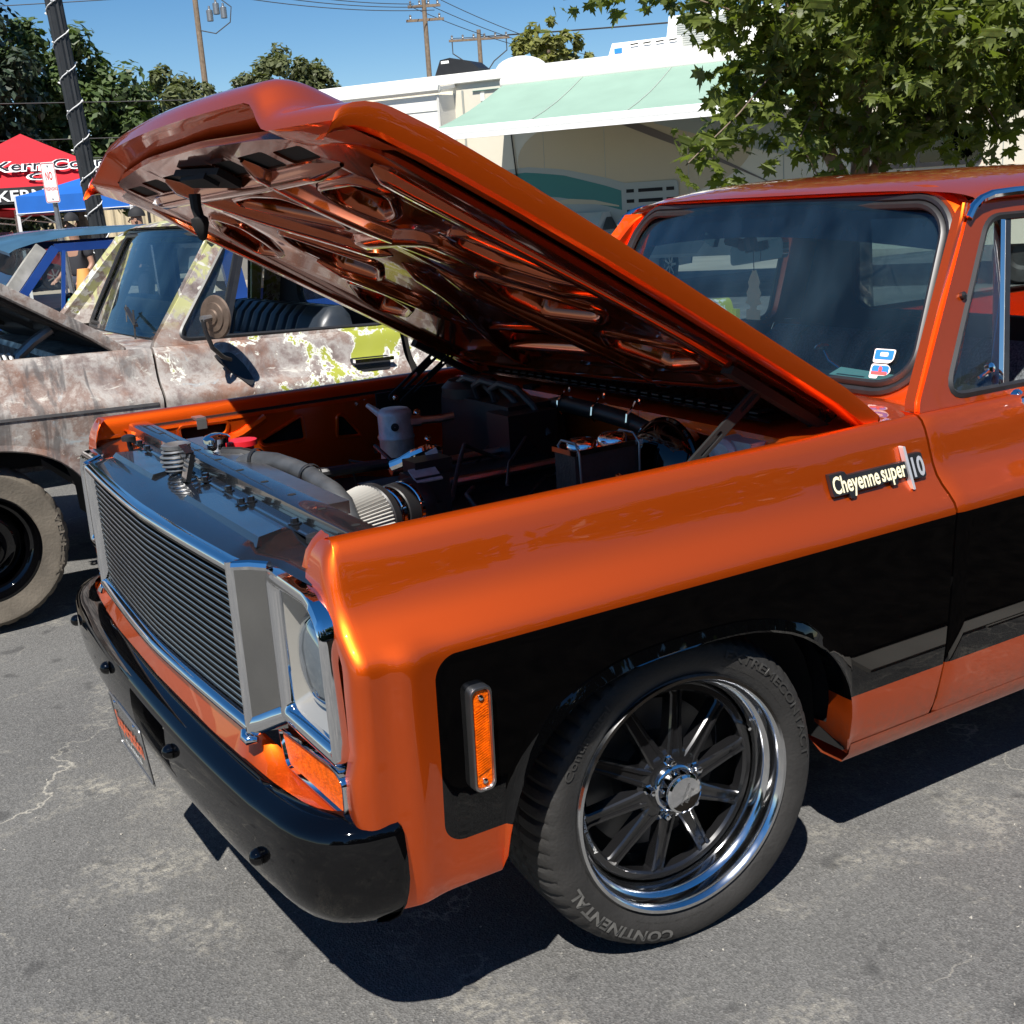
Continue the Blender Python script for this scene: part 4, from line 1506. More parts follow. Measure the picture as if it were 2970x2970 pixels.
# firewall heater hose with clips
hh = [(.44, .24, .80), (.43, .225, .90), (.43, .20, .955), (.43, .16, .99), (.43, .09, 1.003), (.43, -.08, 1.0), (.43, -.22, .992), (.43, -.34, .975), (.43, -.46, .96)]
obj('heater_hose', MB().tube(hh, .024, 12), 'black', tr, 50)
for y in (.09, -.08, -.24):
    obj('hose_clip', MB().tube([(.435, y, 1.045), (.425, y, 1.03), (.405, y, 1.015), (.402, y, .995), (.415, y, .975)], .004, 6).lathe([(.008, 0), (.008, .006), (.001, .007)], (.452, y, 1.042), (-1, 0, 0), 8), 'chrome', tr)
obj('wiper_motor', MB().lathe([(.04, 0), (.04, .06), (.03, .07), (.001, .072)], (.44, -.63, .97), (-1, -.2, 0), 16).box((.42, -.68, .98), (.05, .09, .05)), 'alu_cast', tr)
obj('wiring_plug', MB().box((.45, .30, 1.0), (.03, .05, .07)), 'black', tr)
for i, (cc, yy) in enumerate((('red', .285), ('black', .30), ('steel', .315))):
    obj('wire', MB().tube([(.43, yy, .99), (.41, yy + .01, .94), (.42, yy - .02, .90), (.44, yy - .05, .93)], .003, 5), cc, tr)
# inner fenders with lightening openings
for s in (-1, 1):
    out = [(-.60, .62), (.46, .62), (.46, .995), (-.60, .995)]
    h1 = rpoly([(-.49, .985), (-.335, .98), (-.345, .945), (-.44, .925), (-.485, .935)], .014, 3)
    h2 = rpoly([(-.245, .905), (-.10, .965), (-.095, .885), (-.235, .888)], .014, 3)
    h3 = rpoly([(.012, .875), (.02, .945), (.04, .945), (.10, .868)], .014, 3)
    fi = lambda a, b, c: V((a, s * (.80 - c), b))
    po = [out, h1[::-1], h2[::-1], h3[::-1]]
    inn = obj('inner_fender', MB().prism(po, fi, -.003, .003), 'orange', tr)
    for h in (h1, h2, h3):
        obj('opening_bead', MB().tube([fi(a, b, .004) for a, b in h], .006, 6, True), 'orange', inn)
    obj('inner_backing', MB().box((-.1, s * .83, .88), (1.0, .004, .24)), 'matte_black', inn)
    # top ledge under the hood edge
    obj('fender_ledge', MB().grid([[(x, s * y, z) for x in (-.64, -.3, 0, .46, .70)] for y, z in ((.838, .990), (.825, .994), (.797, .994), (.793, .985))]), 'orange', inn)
    rb = [(-.44, .90), (-.30, .935), (-.22, .975)]
    obj('brace_rib', MB().tube([fi(a, b, .006) for a, b in rb], .014, 8), 'orange', inn)
obj('fender_clip', MB().box((-.42, .815, 1.0), (.03, .05, .008)).box((-.42, .79, .985), (.03, .004, .03)), 'steel', tr)
# hood hinges: pierced black arms
for s in (-1, 1):
    y = s * .745
    def arm(a, b, wd=.030):
        a, b = V(a), V(b)
        dd = (b - a)
        L_ = dd.length
        ez = dd.normalized()
        ex = V((-ez.z, 0, ez.x))
        o_ = rrect(-wd / 2, wd / 2, -.012, L_ + .012, wd * .45)
        hl = [rrect(-wd * .22, wd * .22, L_ * p, L_ * q, .005, 2)[::-1] for p, q in ((.14, .40), (.62, .86))]
        return MB().prism([o_] + hl, lambda p, q, c: a + ex * p + ez * q + V((0, c, 0)), -.004, .004)
    hg = obj('hood_hinge', arm((.195, y, .985), (.435, y, 1.155), .026), 'matte_black', tr)
    obj('hinge_link', arm((.22, y - s * .03, .975), (.46, y - s * .03, 1.135), .018), 'matte_black', hg)
    obj('hinge_link', arm((.47, y, .960), (.645, y, 1.055), .030), 'matte_black', hg)
    obj('hinge_plate', MB().box((.36, s * .775, .95), (.42, .008, .10)), 'matte_black', hg)
    obj('hinge_bracket', MB().bar(HF(.02, s * .745, -.07), HF(.38, s * .745, -.06), .02, .035, (0, 1, 0)), 'matte_black', hg)
    for p in ((.20, y, .985), (.435, y, 1.155), (.645, y, 1.055), (.48, y, .962)):
        obj('hinge_pivot', MB().lathe([(.010, 0), (.010, .010), (.006, .014), (.001, .015)], (p[0], p[1] - .005, p[2]), (0, -1, 0), 12), 'chrome', hg)
obj('prop_ball', MB().lathe([(.001, .026), (.010, .024), (.014, .013), (.010, .003), (.006, 0), (.006, -.02)], (.185, -.775, .995), (-.5, -.8, .2), 14), 'chrome', tr)
# hood corner hinge cover fillet at the cowl
for s in (-1, 1):
    rows = []
    for i in range(7):
        x = lerp(.66, .80, i / 6)
        rows.append([(x, s * .838, 1.022), (x, s * .80, 1.016 + .01 * i / 6), (x, s * .72, 1.03)])
    obj('cowl_corner', MB().grid(rows), 'orange', tr)

# ---- cab interior
mb = MB()
rows = []
for i in range(25):
    y = -.74 + 1.48 * i / 24
    e = min(1, (1 - abs(y) / .74) * 8) ** .5
    prof = [(1.60, .70), (1.62, .86), (1.66, .97), (1.70, 1.035), (1.75, 1.062), (1.81, 1.055), (1.84, 1.02), (1.86, .8)]
    rows.append([(x, y, lerp(.80, z, e) if z > .8 else z) for x, z in prof])
mb.grid(rows)
mb.grid([[(x, y, z) for x, z in ((1.18, .66), (1.20, .735), (1.28, .755), (1.55, .735), (1.64, .70))] for y in (-.74, -.4, 0, .4, .74)])
seat = obj('bench_seat', mb, 'tweed', tr, 60)
for y in (-.55, -.30, -.05, .2, .45):
    obj('seat_seam', MB().tube([(1.618, y, .86), (1.656, y, .97), (1.696, y, 1.037), (1.75, y, 1.066), (1.81, y, 1.058)], .005, 6), 'int_dark', seat)
pts = [V((1.30, -.36, .985)) + V((.35, 0, .94)) * (.19 * math.sin(2 * PI * i / 40)) + V((0, .19 * math.cos(2 * PI * i / 40), 0)) for i in range(40)]
sw = obj('steering_wheel', MB().tube(pts, .013, 8, True).lathe([(.05, 0), (.045, .02), (.001, .025)], (1.30, -.36, .985), (.94, 0, -.35), 16).bar((1.30, -.53, .985), (1.30, -.19, .985), .03, .012, (1, 0, 0)), 'black', tr)
obj('column_shifter', MB().tube([(1.26, -.30, .96), (1.22, -.16, 1.05), (1.215, -.14, 1.085)], [.006, .006, .004], 8).lathe([(.001, .012), (.018, .008), (.026, .0), (.02, -.006)], (1.215, -.138, 1.09), (0, .2, 1), 12), 'chrome', tr)
rm = obj('rear_view_mirror', MB().prism([rrect(-.12, .12, -.03, .03, .015)], lambda a, b, c: V((1.135 + c, .06 + a * .97, 1.375 + b - a * .12)), 0, .025), 'chrome', tr)
obj('mirror_arm', MB().tube([(1.10, .08, 1.395), (1.12, .10, 1.40), (1.13, .18, 1.41)], .016, 8).lathe([(.022, -.02), (.022, .02)], (1.115, .06, 1.40), (0, .3, 1), 10), 'black', rm)
obj('visor_clip', MB().box((1.11, .235, 1.415), (.02, .05, .03), (1, 0, 0), (0, .9, .4), (0, -.4, .9)), 'chrome', rm)
# inspection stickers on the glass
def wsn(x, y, o_):
    return ws(x, y) + V((-.89, 0, .45)) * o_
st1 = obj('window_sticker', MB().prism([rpoly([(-.552, .026), (-.575, .026), (-.575, .034), (-.596, .034), (-.606, .044), (-.606, .054), (-.596, .064), (-.552, .064)], .006, 3)], lambda a, b, c: wsn(a, b, c), .0015, .002), 'white', glass_ws)
obj('sticker_print', MB().prism([rrect(-.602, -.556, .038, .060, .006)], lambda a, b, c: wsn(a, b, c), .0025, .0028), 'sticker_blue', st1)
obj('sticker_stripe', MB().prism([rrect(-.599, -.556, .036, .044, .002)], lambda a, b, c: wsn(a, b, c), .003, .0033), 'sticker_red', st1)
obj('sticker_crest', MB().lathe([(.008, 0), (.001, .0004)], wsn(-.578, .050, .0031), (-.89, 0, .45), 16), 'sticker_red', st1)
st2 = obj('window_sticker', MB().prism([rpoly([(-.553, .067), (-.598, .067), (-.608, .076), (-.610, .104), (-.551, .104)], .006, 3)], lambda a, b, c: wsn(a, b, c), .0015, .002), 'white', glass_ws)
obj('sticker_print', MB().prism([rrect(-.606, -.555, .076, .101, .004)], lambda a, b, c: wsn(a, b, c), .0025, .0028), 'sticker_blue', st2)
obj('sticker_skyline', MB().prism([rrect(-.592, -.570, .084, .095, .003)], lambda a, b, c: wsn(a, b, c), .0031, .0034), 'white', st2)
# door details
dr, dfn = doors[-1]
dm = obj('mirror_base', MB().lathe([(.001, .016), (.02, .014), (.034, .006), (.036, 0)], (1.135, -.872, 1.012), (0, -1, .25), 20).tube([(1.135, -.885, 1.012), (1.17, -.92, 1.03), (1.26, -.99, 1.075)], [.016, .012, .010], 10), 'chrome', dr)
obj('mirror_head', MB().lathe([(.001, .03), (.05, .025), (.075, .01), (.08, 0), (.07, -.004), (.001, -.004)], (1.29, -1.0, 1.10), (-1, -.1, 0), 24), 'chrome', dr)
obj('vent_latch', MB().lathe([(.010, 0), (.010, .012), (.001, .016)], dfn(1.03, 1.28, -.004), (0, -1, .3), 10), 'black', dr)
obj('vent_crank', MB().lathe([(.014, 0), (.012, .012), (.001, .015)], dfn(1.06, 1.105, -.004), (0, -1, .3), 12).tube([dfn(1.06, 1.105, .004), dfn(1.01, 1.09, .004)], .004, 6), 'chrome', dr)

# things lying in or hanging in the cab
ca = obj('dash_card', MB().prism([[(-.12, -.045), (.12, -.06), (.125, .05), (-.11, .065)]], lambda a, b, c: V((1.02 + b * .8 + c, -.46 - a, 1.046 + b * .30)), 0, .001), 'mint')
tag(ca, 'mint green printed card lying on the dash behind the windshield', 'card')
mb = MB()
for i in range(4):
    mb.box((1.035 - .02 * i, -.42, 1.0532 - .0073 * i), (.004, .10 - .015 * (i % 2), .0006), (.936, 0, .351), (0, 1, 0), (-.351, 0, .936))
o = obj('print_line', mb, 'steel', ca)
fr = obj('air_freshener', MB().prism([[(-.032, -.10), (.032, -.10), (.032, -.07), (.014, -.068), (.014, -.058), (.038, -.05), (.028, -.035), (.034, -.02), (.022, .0), (.028, .012), (.008, .05), (-.008, .05), (-.028, .012), (-.022, .0), (-.034, -.02), (-.028, -.035), (-.038, -.05), (-.014, -.058), (-.014, -.068), (-.032, -.07)][::-1]], lambda a, b, c: V((1.12 + c + b * .05, .055 - a * .95, 1.272 + b)), 0, .002), 'cardboard')
tag(fr, 'brown card air freshener hanging from the rear-view mirror', 'air freshener')
obj('string', MB().tube([(1.122, .055, 1.32), (1.12, .055, 1.38)], .0015, 5), 'black', fr)
# ================================================================= setting
M['asphalt'] = asphalt('asphalt')
g = MB()
g.grid([[(x, y, 0) for x in (-400, -20, -6, 6, 20, 400)] for y in (-400, -20, -6, 6, 20, 400)])
o = obj('ground', g, 'asphalt', None, 0)
o['kind'] = 'structure'
M['concrete'] = mat('concrete', (.27, .255, .225), .9, var=.15, vscale=3)
kb = obj('kerb', MB().box((5.4, -1.596, .004), (7.2, .01, .012)), 'concrete', None, 0)
kb['kind'] = 'structure'
for i in range(8):
    obj('kerb_stone', MB().box((1.75 + 1.02 * i, -1.650, .002), (1.0, .09, .026)), 'concrete', kb, 0)
M['reflect_dark'] = mat('added_ground_dark', (.010, .0085, .007), 1.0, spec=0., var=.5, vscale=12)
o = obj('added_dark_ground', MB().grid([[(x, y, .02 + .01 * math.sin(3 * x + 2 * y)) for x in [-.15 + .37 * i for i in range(26)]] for y in (-1.70, -2.4, -3.2, -4.5, -6.5, -9.5)]), 'reflect_dark', None, 30)  # added unseen dark sheet, shaped so the black side paint mirrors dark
o['kind'] = 'structure'
rgv = random.Random(9)
mb = MB()
for i in range(420):
    x, y = rgv.uniform(-1.6, 1.6), rgv.uniform(-1.7, .9)
    if -.5 > y and x > 1.2:
        continue
    r_ = rgv.uniform(.0015, .0045) * (1.8 if rgv.random() < .05 else 1)
    vs_ = [V((x, y, r_ * .5)) + rnd3 * r_ for rnd3 in [V((rgv.uniform(-1, 1), rgv.uniform(-1, 1), rgv.uniform(-.7, .9))) for _ in range(5)]]
    mb.add(vs_, [(0, 1, 2), (0, 2, 3), (0, 3, 1), (4, 1, 2), (4, 2, 3), (4, 3, 1)])
M['pebble'] = mat('pale_grit', (.34, .32, .28), .9)
o = obj('grit', mb, 'pebble', None, 0)
o['kind'] = 'stuff'
o['label'] = 'loose pale grit scattered over the asphalt'
o['category'] = 'grit'
M['packed'] = mat('pale_packed_ground', (.30, .26, .20), .95, var=.18, vscale=.8)
o = obj('lot_beyond', MB().grid([[(x, y, .004) for x in (-10, 60)] for y in (14.0, 60)]), 'packed', None, 0)
o['kind'] = 'structure'

# ================================================================= patina pickup of the same body
rt_ = thing('pickup_truck', 'weathered pickup truck with bare rust and lime green patina paint and its hood raised', 'pickup truck', (-.975, 3.235, .058))
ORG[rt_.as_pointer()] = V((0, 0, 0))
rt_.rotation_euler = (0, R(2.0), R(2.5))
for s in (-1, 1):
    make_fender(rt_, s, 'rust')
make_cab(rt_, 'rust', 'rust', 'int_dark', False)
w2 = make_windshield(rt_)
d2, f2 = make_door(rt_, -1, 'rust', False, 1.95)
make_door(rt_, 1, 'rust', False, 1.95)
M['hood_dark'] = mat('dark_underside', (.03, .028, .026), .6, var=.3)  # dark tone with random variation for this hood's underside
make_hood(rt_, 'rust', 'hood_dark', False)
make_wheel(rt_, (0, -.945, .30), 0, -1, 'steel', .335, .215)
make_wheel(rt_, (0, .945, .30), 0, 1, 'steel', .335, .215)
make_wheel(rt_, (2.985, -.945, .30), 0, -1, 'steel', .335, .215)
make_wheel(rt_, (2.985, .945, .30), 0, 1, 'steel', .335, .215)
for s in (-1, 1):
    rows = []
    for i in range(17):
        a = PI * i / 16
        rows.append([(-.46 * math.cos(a), s * y, .34 + .40 * math.sin(a) ** .8) for y in (.86, .62)])
    obj('wheel_housing', MB().grid(rows), 'matte_black', rt_)
mb = MB()
for s in (-1, 1):
    rows = []
    for z in [q[1] for q in PROF[4:]] + [.6, .45, .35]:
        rows.append([(x, s * side_y(z), z) for x in (2.19, 2.6, 3.4, 4.1)])
    mb.grid(rows)
mb.box((2.21, 0, .80), (.03, 1.7, .42))
mb.box((4.1, 0, .70), (.03, 1.9, .55))
mb.box((3.15, 0, .62), (1.9, 1.7, .03))
obj('cargo_bed', mb, 'rust', rt_)
obj('cab_gap_strip', MB().box((2.16, -.985, .66), (.02, .02, .6)), 'matte_black', rt_)  # thin black strip standing in the joint between cab and bed
fg = obj('grille', MB().box((-.73, 0, .78), (.04, 1.86, .34)), 'matte_black', rt_)
for i in range(6):
    obj('grille_bar', MB().box((-.757, 0, .65 + .052 * i), (.012, 1.16, .012)), 'steel', fg)
for s in (-1, 1):
    obj('headlight', MB().lathe([(.10, 0), (.10, .02), (.09, .03), (.001, .045)], (-.75, s * .78, .79), (-1, 0, 0), 28), 'lens', fg)
obj('front_panel', MB().box((-.74, 0, .56), (.05, 1.86, .11)), 'rust', rt_)
obj('header_panel', MB().box((-.68, 0, .965), (.16, 1.66, .03)), 'rust', rt_)
obj('bumper', MB().box((-.83, 0, .45), (.06, 1.94, .17)).box((-.75, .93, .45), (.14, .05, .16)).box((-.75, -.93, .45), (.14, .05, .16)), 'steel', rt_)
# body-side moulding line, chrome handle
obj('side_moulding', MB().bar((-.60, -1.002, .705 + .11), (.74, -1.002, .815), .012, .006, (0, 1, 0)), 'steel', rt_)
hd = obj('door_handle', MB().prism([rpoly([(1.66, .885), (1.70, .855), (1.84, .855), (1.86, .885), (1.86, .915), (1.66, .915)], .012, 3)], lambda a, b, c: V((a, -(side_y(b) + .001 + c), b)), 0, .004), 'black', d2)
obj('handle_bar', MB().box((1.76, -.985, .905), (.20, .025, .016)), 'chrome', hd)
# bench seat in pleated vinyl
mb = MB()
rows = []
n = 72
for i in range(n + 1):
    y = -.70 + 1.40 * i / n
    e = min(1, (1 - abs(y) / .70) * 9) ** .5
    groove = -.012 if (i % 6 == 0 and -.45 < y < .62) else 0
    prof = [(1.58, .66), (1.60, .80), (1.63, .98), (1.67, 1.08), (1.72, 1.13), (1.79, 1.135), (1.83, 1.09), (1.85, .8)]
    rows.append([(x + abs(groove) * 1.2, y, (lerp(.78, z, e) if z > .78 else z) + groove) for x, z in prof])
mb.grid(rows)
mb.grid([[(x, y, z) for x, z in ((1.14, .64), (1.16, .715), (1.26, .735), (1.5, .72), (1.62, .69))] for y in (-.70, -.4, 0, .4, .70)])
obj('bench_seat', mb, 'vinyl', rt_, 60)
obj('seat_console', MB().box((1.42, .05, .90), (.40, .45, .16), taper=.9), 'vinyl_grey', rt_)
pts = [V((1.24, -.36, 1.02)) + V((.35, 0, .94)) * (.19 * math.sin(2 * PI * i / 40)) + V((0, .19 * math.cos(2 * PI * i / 40), 0)) for i in range(40)]
obj('steering_wheel', MB().tube(pts, .013, 8, True).bar((1.24, -.53, 1.02), (1.24, -.19, 1.02), .03, .012, (1, 0, 0)), 'black', rt_)
# round door mirror on a bent arm
md = obj('door_mirror', MB().lathe([(.001, .022), (.03, .021), (.034, .014), (.06, .012), (.063, .006), (.088, .003), (.092, -.006), (.085, -.012), (.001, -.012)], (1.005, -1.03, 1.155), (-.93, -.36, 0), 32), mat('worn_brown_metal', (.14, .10, .075), .5, .5, var=.3, vscale=20), d2, 30)
obj('mirror_stud', MB().tube([(.985, -1.035, 1.155), (.94, -1.05, 1.15)], [.012, .016], 8), 'steel', md)
obj('mirror_arm', MB().tube([(.945, -1.05, 1.15), (.95, -1.055, 1.10), (.975, -1.05, 1.03), (1.03, -1.01, .985), (1.08, -.965, .965)], .010, 8), 'black', md)
obj('mirror_foot', MB().prism([rpoly([(1.02, .985), (1.10, .995), (1.155, .93), (1.175, .87), (1.15, .845), (1.10, .90)], .02, 3)], lambda a, b, c: V((a, -(side_y(b) + .001 + c), b)), 0, .014), 'black', md)
# inspection sticker, wipers
sk = obj('window_sticker', MB().prism([rrect(-.60, -.54, .075, .155, .004)], lambda a, b, c: ws(a, b) + V((-.89, 0, .45)) * c, .002, .0025), 'sticker_orange', w2)
obj('sticker_print', MB().prism([rrect(-.588, -.555, .10, .13, .002)], lambda a, b, c: ws(a, b) + V((-.89, 0, .45)) * c, .003, .0033), 'black', sk)
obj('sticker_tail', MB().prism([[(-.60, .055), (-.53, .055), (-.50, .035), (-.57, .03)]], lambda a, b, c: ws(a, b) + V((-.89, 0, .45)) * c, .002, .0025), 'cream', sk)
wp = obj('wiper', MB().bar((.85, -.42, 1.10), (.90, -.12, 1.165), .018, .012).bar((.84, -.42, 1.00), (.85, -.40, 1.17), .008, .006).bar((.89, -.14, 1.10), (.90, -.12, 1.18), .005, .005), 'black', rt_)
obj('wiper_pivot', MB().tube([(.80, -.42, 1.02), (.84, -.42, 1.0), (.82, -.43, .96)], [.012, .016, .022], 8), 'matte_black', rt_)
# coil spring hinge and engine clutter at the rear of its bay
pts = []
for i in range(121):
    a = 2 * PI * 10 * i / 120
    pts.append((.02 + .24 * i / 120, -.66 + .035 * math.cos(a), 1.005 + .035 * math.sin(a)))
obj('hinge_spring', MB().tube(pts, .008, 6), 'alu_cast', rt_)
obj('hinge_arm', MB().tube([(.26, -.66, .98), (.28, -.66, 1.03), (.34, -.66, 1.08), (.42, -.66, 1.13)], .022, 8), 'steel', rt_)
obj('air_cleaner', MB().lathe([(.2, 0), (.2, .09), (.17, .11), (.001, .115)], (.12, 0, .92), (0, 0, 1), 32), 'black', rt_)
obj('engine_block', MB().box((.1, 0, .70), (.6, .5, .42)), 'matte_black', rt_)
obj('inner_fender', MB().box((-.05, -.80, .82), (1.0, .01, .36)), 'matte_black', rt_)

# ================================================================= blue pickup beyond
M['blue'] = mat('faded_blue_paint', (.012, .045, .20), .35, .1, .6, var=.2, vscale=3)
M['blue_roof'] = mat('chalky_blue_roof', (.032, .085, .14), .5, 0, .3, var=.25, vscale=4)
M['grey_primer'] = mat('grey_primer', (.30, .29, .26), .6, var=.3, vscale=12)
bl = thing('pickup_truck', 'dark blue pickup truck with a chalky blue roof parked beyond the patina pickup', 'pickup truck', (.0, 5.9, 0))
def BL(x, y, z):
    return V((x, 5.9 + y, z))
mb = MB()
rows = []
for x, k, zz in ((-.30, 1.0, 1.475), (-.305, 1.0, 1.495), (-.27, 1.0, 1.515), (-.15, 1.0, 1.545), (.05, 1.0, 1.57), (.4, 1.0, 1.575), (.9, 1, 1.565), (1.15, 1, 1.53), (1.22, 1, 1.40)):
    rows.append([BL(x + .10 * abs(a) ** 2, a * .78, zz - .045 * abs(a) ** 4) for a in (-1, -.98, -.93, -.8, -.6, -.3, 0, .3, .6, .8, .93, .98, 1)])
mb.grid(rows)
obj('roof', mb, 'blue_roof', bl, 50)
for s in (-1, 1):
    mb = MB()
    mb.bar(BL(-.44, s * .86, 1.0), BL(-.02, s * .76, 1.47), .07, .06, (0, 1, 0))
    obj('windshield_pillar', mb, 'grey_primer', bl)
    mb = MB()
    mb.bar(BL(-.36, s * .885, 1.0), BL(.06, s * .775, 1.46), .05, .05, (0, 1, 0))
    mb.bar(BL(.06, s * .775, 1.462), BL(1.15, s * .775, 1.462), .05, .035, (0, 1, 0))
    mb.bar(BL(1.12, s * .775, 1.47), BL(1.16, s * .88, 1.0), .12, .05, (0, 1, 0))
    obj('door_frame', mb, 'blue', bl)
    mb = MB()
    mb.bar(BL(.02, s * .885, 1.0), BL(.11, s * .78, 1.45), .022, .022, (0, 1, 0))
    obj('vent_divider', mb, 'blue', bl)
    obj('vent_glass', MB().add([BL(-.33, s * .885, 1.0), BL(.01, s * .885, 1.0), BL(.10, s * .78, 1.44), BL(.07, s * .78, 1.44)], [(0, 1, 2, 3)]), 'glass', bl)
    rows = []
    for z, y in ((1.0, .885), (.97, .93), (.90, .96), (.85, .99), (.75, 1.0), (.5, .99), (.3, .95)):
        rows.append([BL(x, s * y, z) for x in (-1.7, -1.2, -.5, -.37, .4, 1.2, 3.2)])
    obj('body_side', MB().grid(rows), 'blue', bl)
obj('hood_deck', MB().grid([[BL(x, y, z) for y in (-.9, -.5, 0, .5, .9)] for x, z in ((-1.7, .93), (-1.0, .97), (-.46, .99))]), 'blue', bl)
obj('windshield', MB().grid([[BL(lerp(-.50, -.06, t) - .05 * (1 - a * a), a * lerp(.83, .73, t), lerp(1.0, 1.47, t)) for a in (-1, -.6, -.2, .2, .6, 1)] for t in (0, .5, 1)]), 'windshield', bl)
obj('cab_rear_wall', MB().prism([[(-.88, .6), (.88, .6), (.88, 1.0), (.78, 1.5), (-.78, 1.5), (-.88, 1.0)], rrect(-.6, .6, 1.05, 1.38, .06)], lambda a, b, c: BL(1.17 + c, a, b), 0, .03), 'blue', bl)
obj('bench_seat', MB().box(BL(.85, 0, .85), (.18, 1.5, .42), taper=.9), 'vinyl', bl)
obj('dashboard', MB().box(BL(-.25, 0, .95), (.30, 1.6, .10)), 'dash', bl)
pts = [BL(.12, -.4, .98) + V((.35, 0, .94)) * (.19 * math.sin(2 * PI * i / 30)) + V((0, .19 * math.cos(2 * PI * i / 30), 0)) for i in range(30)]
obj('steering_wheel', MB().tube(pts, .012, 6, True), 'black', bl)
for i, x in enumerate((-1.05, 1.9)):
    for s in (-1, 1):
        obj('wheel', MB().lathe([(.18, .0), (.21, .01), (.30, .02), (.34, -.02), (.345, -.12), (.33, -.18), (.2, -.2)], BL(x, s * .95, .345), (0, s, 0), 32).lathe([(.21, .01), (.19, -.03), (.08, -.02), (.001, 0)], BL(x, s * .95, .345), (0, s, 0), 24), 'tyre', bl)

# ================================================================= motorhome
M['rv_white'] = mat('rv_gelcoat_white', (.74, .72, .66), .3, 0, .3, var=.04, vscale=1.5)
M['rv_cream'] = mat('rv_cream', (.58, .54, .44), .35, 0, .3, var=.04, vscale=1)
M['rv_tan'] = mat('rv_tan', (.50, .41, .27), .4)
M['rv_grey'] = mat('rv_grey_green', (.34, .36, .33), .4)
M['rv_teal'] = mat('rv_teal', (.02, .17, .15), .4)
M['rv_brown'] = mat('rv_brown', (.13, .10, .085), .4)
M['awning'] = mat('mint_awning_cloth', (.22, .33, .265), .85, var=.05, vscale=2)
M['ac_white'] = mat('ac_plastic', (.74, .74, .70), .5)
O_ = V((7.06, 16.46, 0))
A_, N2 = V((.555, -.832, 0)), V((-.832, -.555, 0))
def RV(s_, off, z):
    return O_ + A_ * s_ + N2 * off + V((0, 0, z))
rv = thing('motorhome', 'cream motorhome with teal swoosh stripes and an open mint green awning', 'motorhome', tuple(RV(5, -1.2, 0)))
mb = MB()
for s0, s1, c0_, c1_, z0, z1 in ((-.9, 13, 0, -2.4, .55, 3.36),):
    c = [RV(s0, c0_, z0), RV(s1, c0_, z0), RV(s1, c1_, z0), RV(s0, c1_, z0), RV(s0, c0_, z1), RV(s1, c0_, z1), RV(s1, c1_, z1), RV(s0, c1_, z1)]
    mb.add(c, [(0, 1, 5, 4), (1, 2, 6, 5), (2, 3, 7, 6), (3, 0, 4, 7), (0, 3, 2, 1), (4, 5, 6, 7)])
obj('body', mb, 'rv_cream', rv, 0)
rows = []
for off, z in ((.02, 3.345), (.035, 3.40), (.03, 3.46), (.0, 3.50), (-.1, 3.52), (-1.2, 3.56), (-2.3, 3.52), (-2.43, 3.46), (-2.43, 3.345)):
    rows.append([RV(s_, off, z) for s_ in (-.95, 13.05)])
obj('roof', MB().grid(rows), 'rv_white', rv, 50)
obj('roof_gutter', MB().tube([RV(-.95, .05, 3.37), RV(13, .05, 3.37)], .02, 6), 'rv_white', rv)
# slide-out room
mb = MB()
c = [RV(.3, .52, .75), RV(2.12, .52, .75), RV(2.12, -.05, .75), RV(.3, -.05, .75), RV(.3, .52, 3.18), RV(2.12, .52, 3.18), RV(2.12, -.05, 3.20), RV(.3, -.05, 3.20)]
mb.add(c, [(0, 1, 5, 4), (1, 2, 6, 5), (2, 3, 7, 6), (3, 0, 4, 7), (0, 3, 2, 1), (4, 5, 6, 7)])
sl_ = obj('slide_out', mb, 'rv_white', rv, 0)
mb = MB()
for z in (2.95, 2.45, 2.2):
    mb.bar(RV(.3, .525, z), RV(2.1, .525, z), .012, .006, (0, 0, 1))
obj('siding_seam', mb, 'rv_grey', sl_)['kind'] = 'stuff'
obj('slide_stripe', MB().bar(RV(.3, .526, 2.62), RV(2.1, .526, 2.62), .06, .005, (0, 0, 1)), 'rv_brown', sl_)
obj('slide_trim', MB().bar(RV(2.10, .53, .75), RV(2.10, .53, 3.18), .05, .02, (0, 0, 1)), 'rv_white', sl_)
obj('slide_topper', MB().tube([RV(.2, .56, 3.26), RV(2.16, .56, 3.26)], .06, 10).bar(RV(2.14, .56, 3.26), RV(2.14, .02, 3.33), .05, .05), 'rv_white', sl_)
obj('slide_shadow_gap', MB().bar(RV(2.27, .01, .75), RV(2.27, .01, 3.25), .03, .02), 'rv_grey', rv)
# awning
aw = obj('awning', MB().tube([RV(3.02, .12, 3.27), RV(8.6, .12, 3.27)], .085, 14), 'rv_white', rv, 60)
rows = []
for t in (0, .25, .5, .75, 1):
    rows.append([RV(lerp(3.05, 2.9, t) if i == 0 else (8.5 if i == 4 else lerp(3.05, 8.5, i / 4)), lerp(.18, 2.22, t), lerp(3.24, 2.56, t) - .05 * math.sin(PI * t)) for i in range(5)])
obj('awning_cloth', MB().grid(rows), 'awning', aw, 60)
for i in range(1, 4):
    s_ = lerp(3.0, 8.5, i / 4)
    obj('cloth_seam', MB().tube([RV(s_, lerp(.18, 2.22, t), lerp(3.24, 2.56, t) - .05 * math.sin(PI * t) + .006) for t in (0, .25, .5, .75, 1)], .006, 5), 'rv_grey', aw)
for s_ in (3.6, 4.6, 5.9, 7.3, 8.1, 10.2):
    obj('panel_seam', MB().bar(RV(s_, .001, .6), RV(s_, .001, 3.34), .012, .008, (0, 0, 1)), 'rv_grey', rv)
for a, b in ((6.3, 7.1), (7.4, 8.0)):
    hq = obj('locker_door', MB().prism([rrect(a, b, .75, 1.25, .05)], lambda p, q, c: RV(p, c, q), .004, .016), 'rv_cream', rv, 0)
    obj('locker_latch', MB().box(RV((a + b) / 2, .02, 1.15), (.02, .10, .05), N2, A_, (0, 0, 1)), 'black', hq)
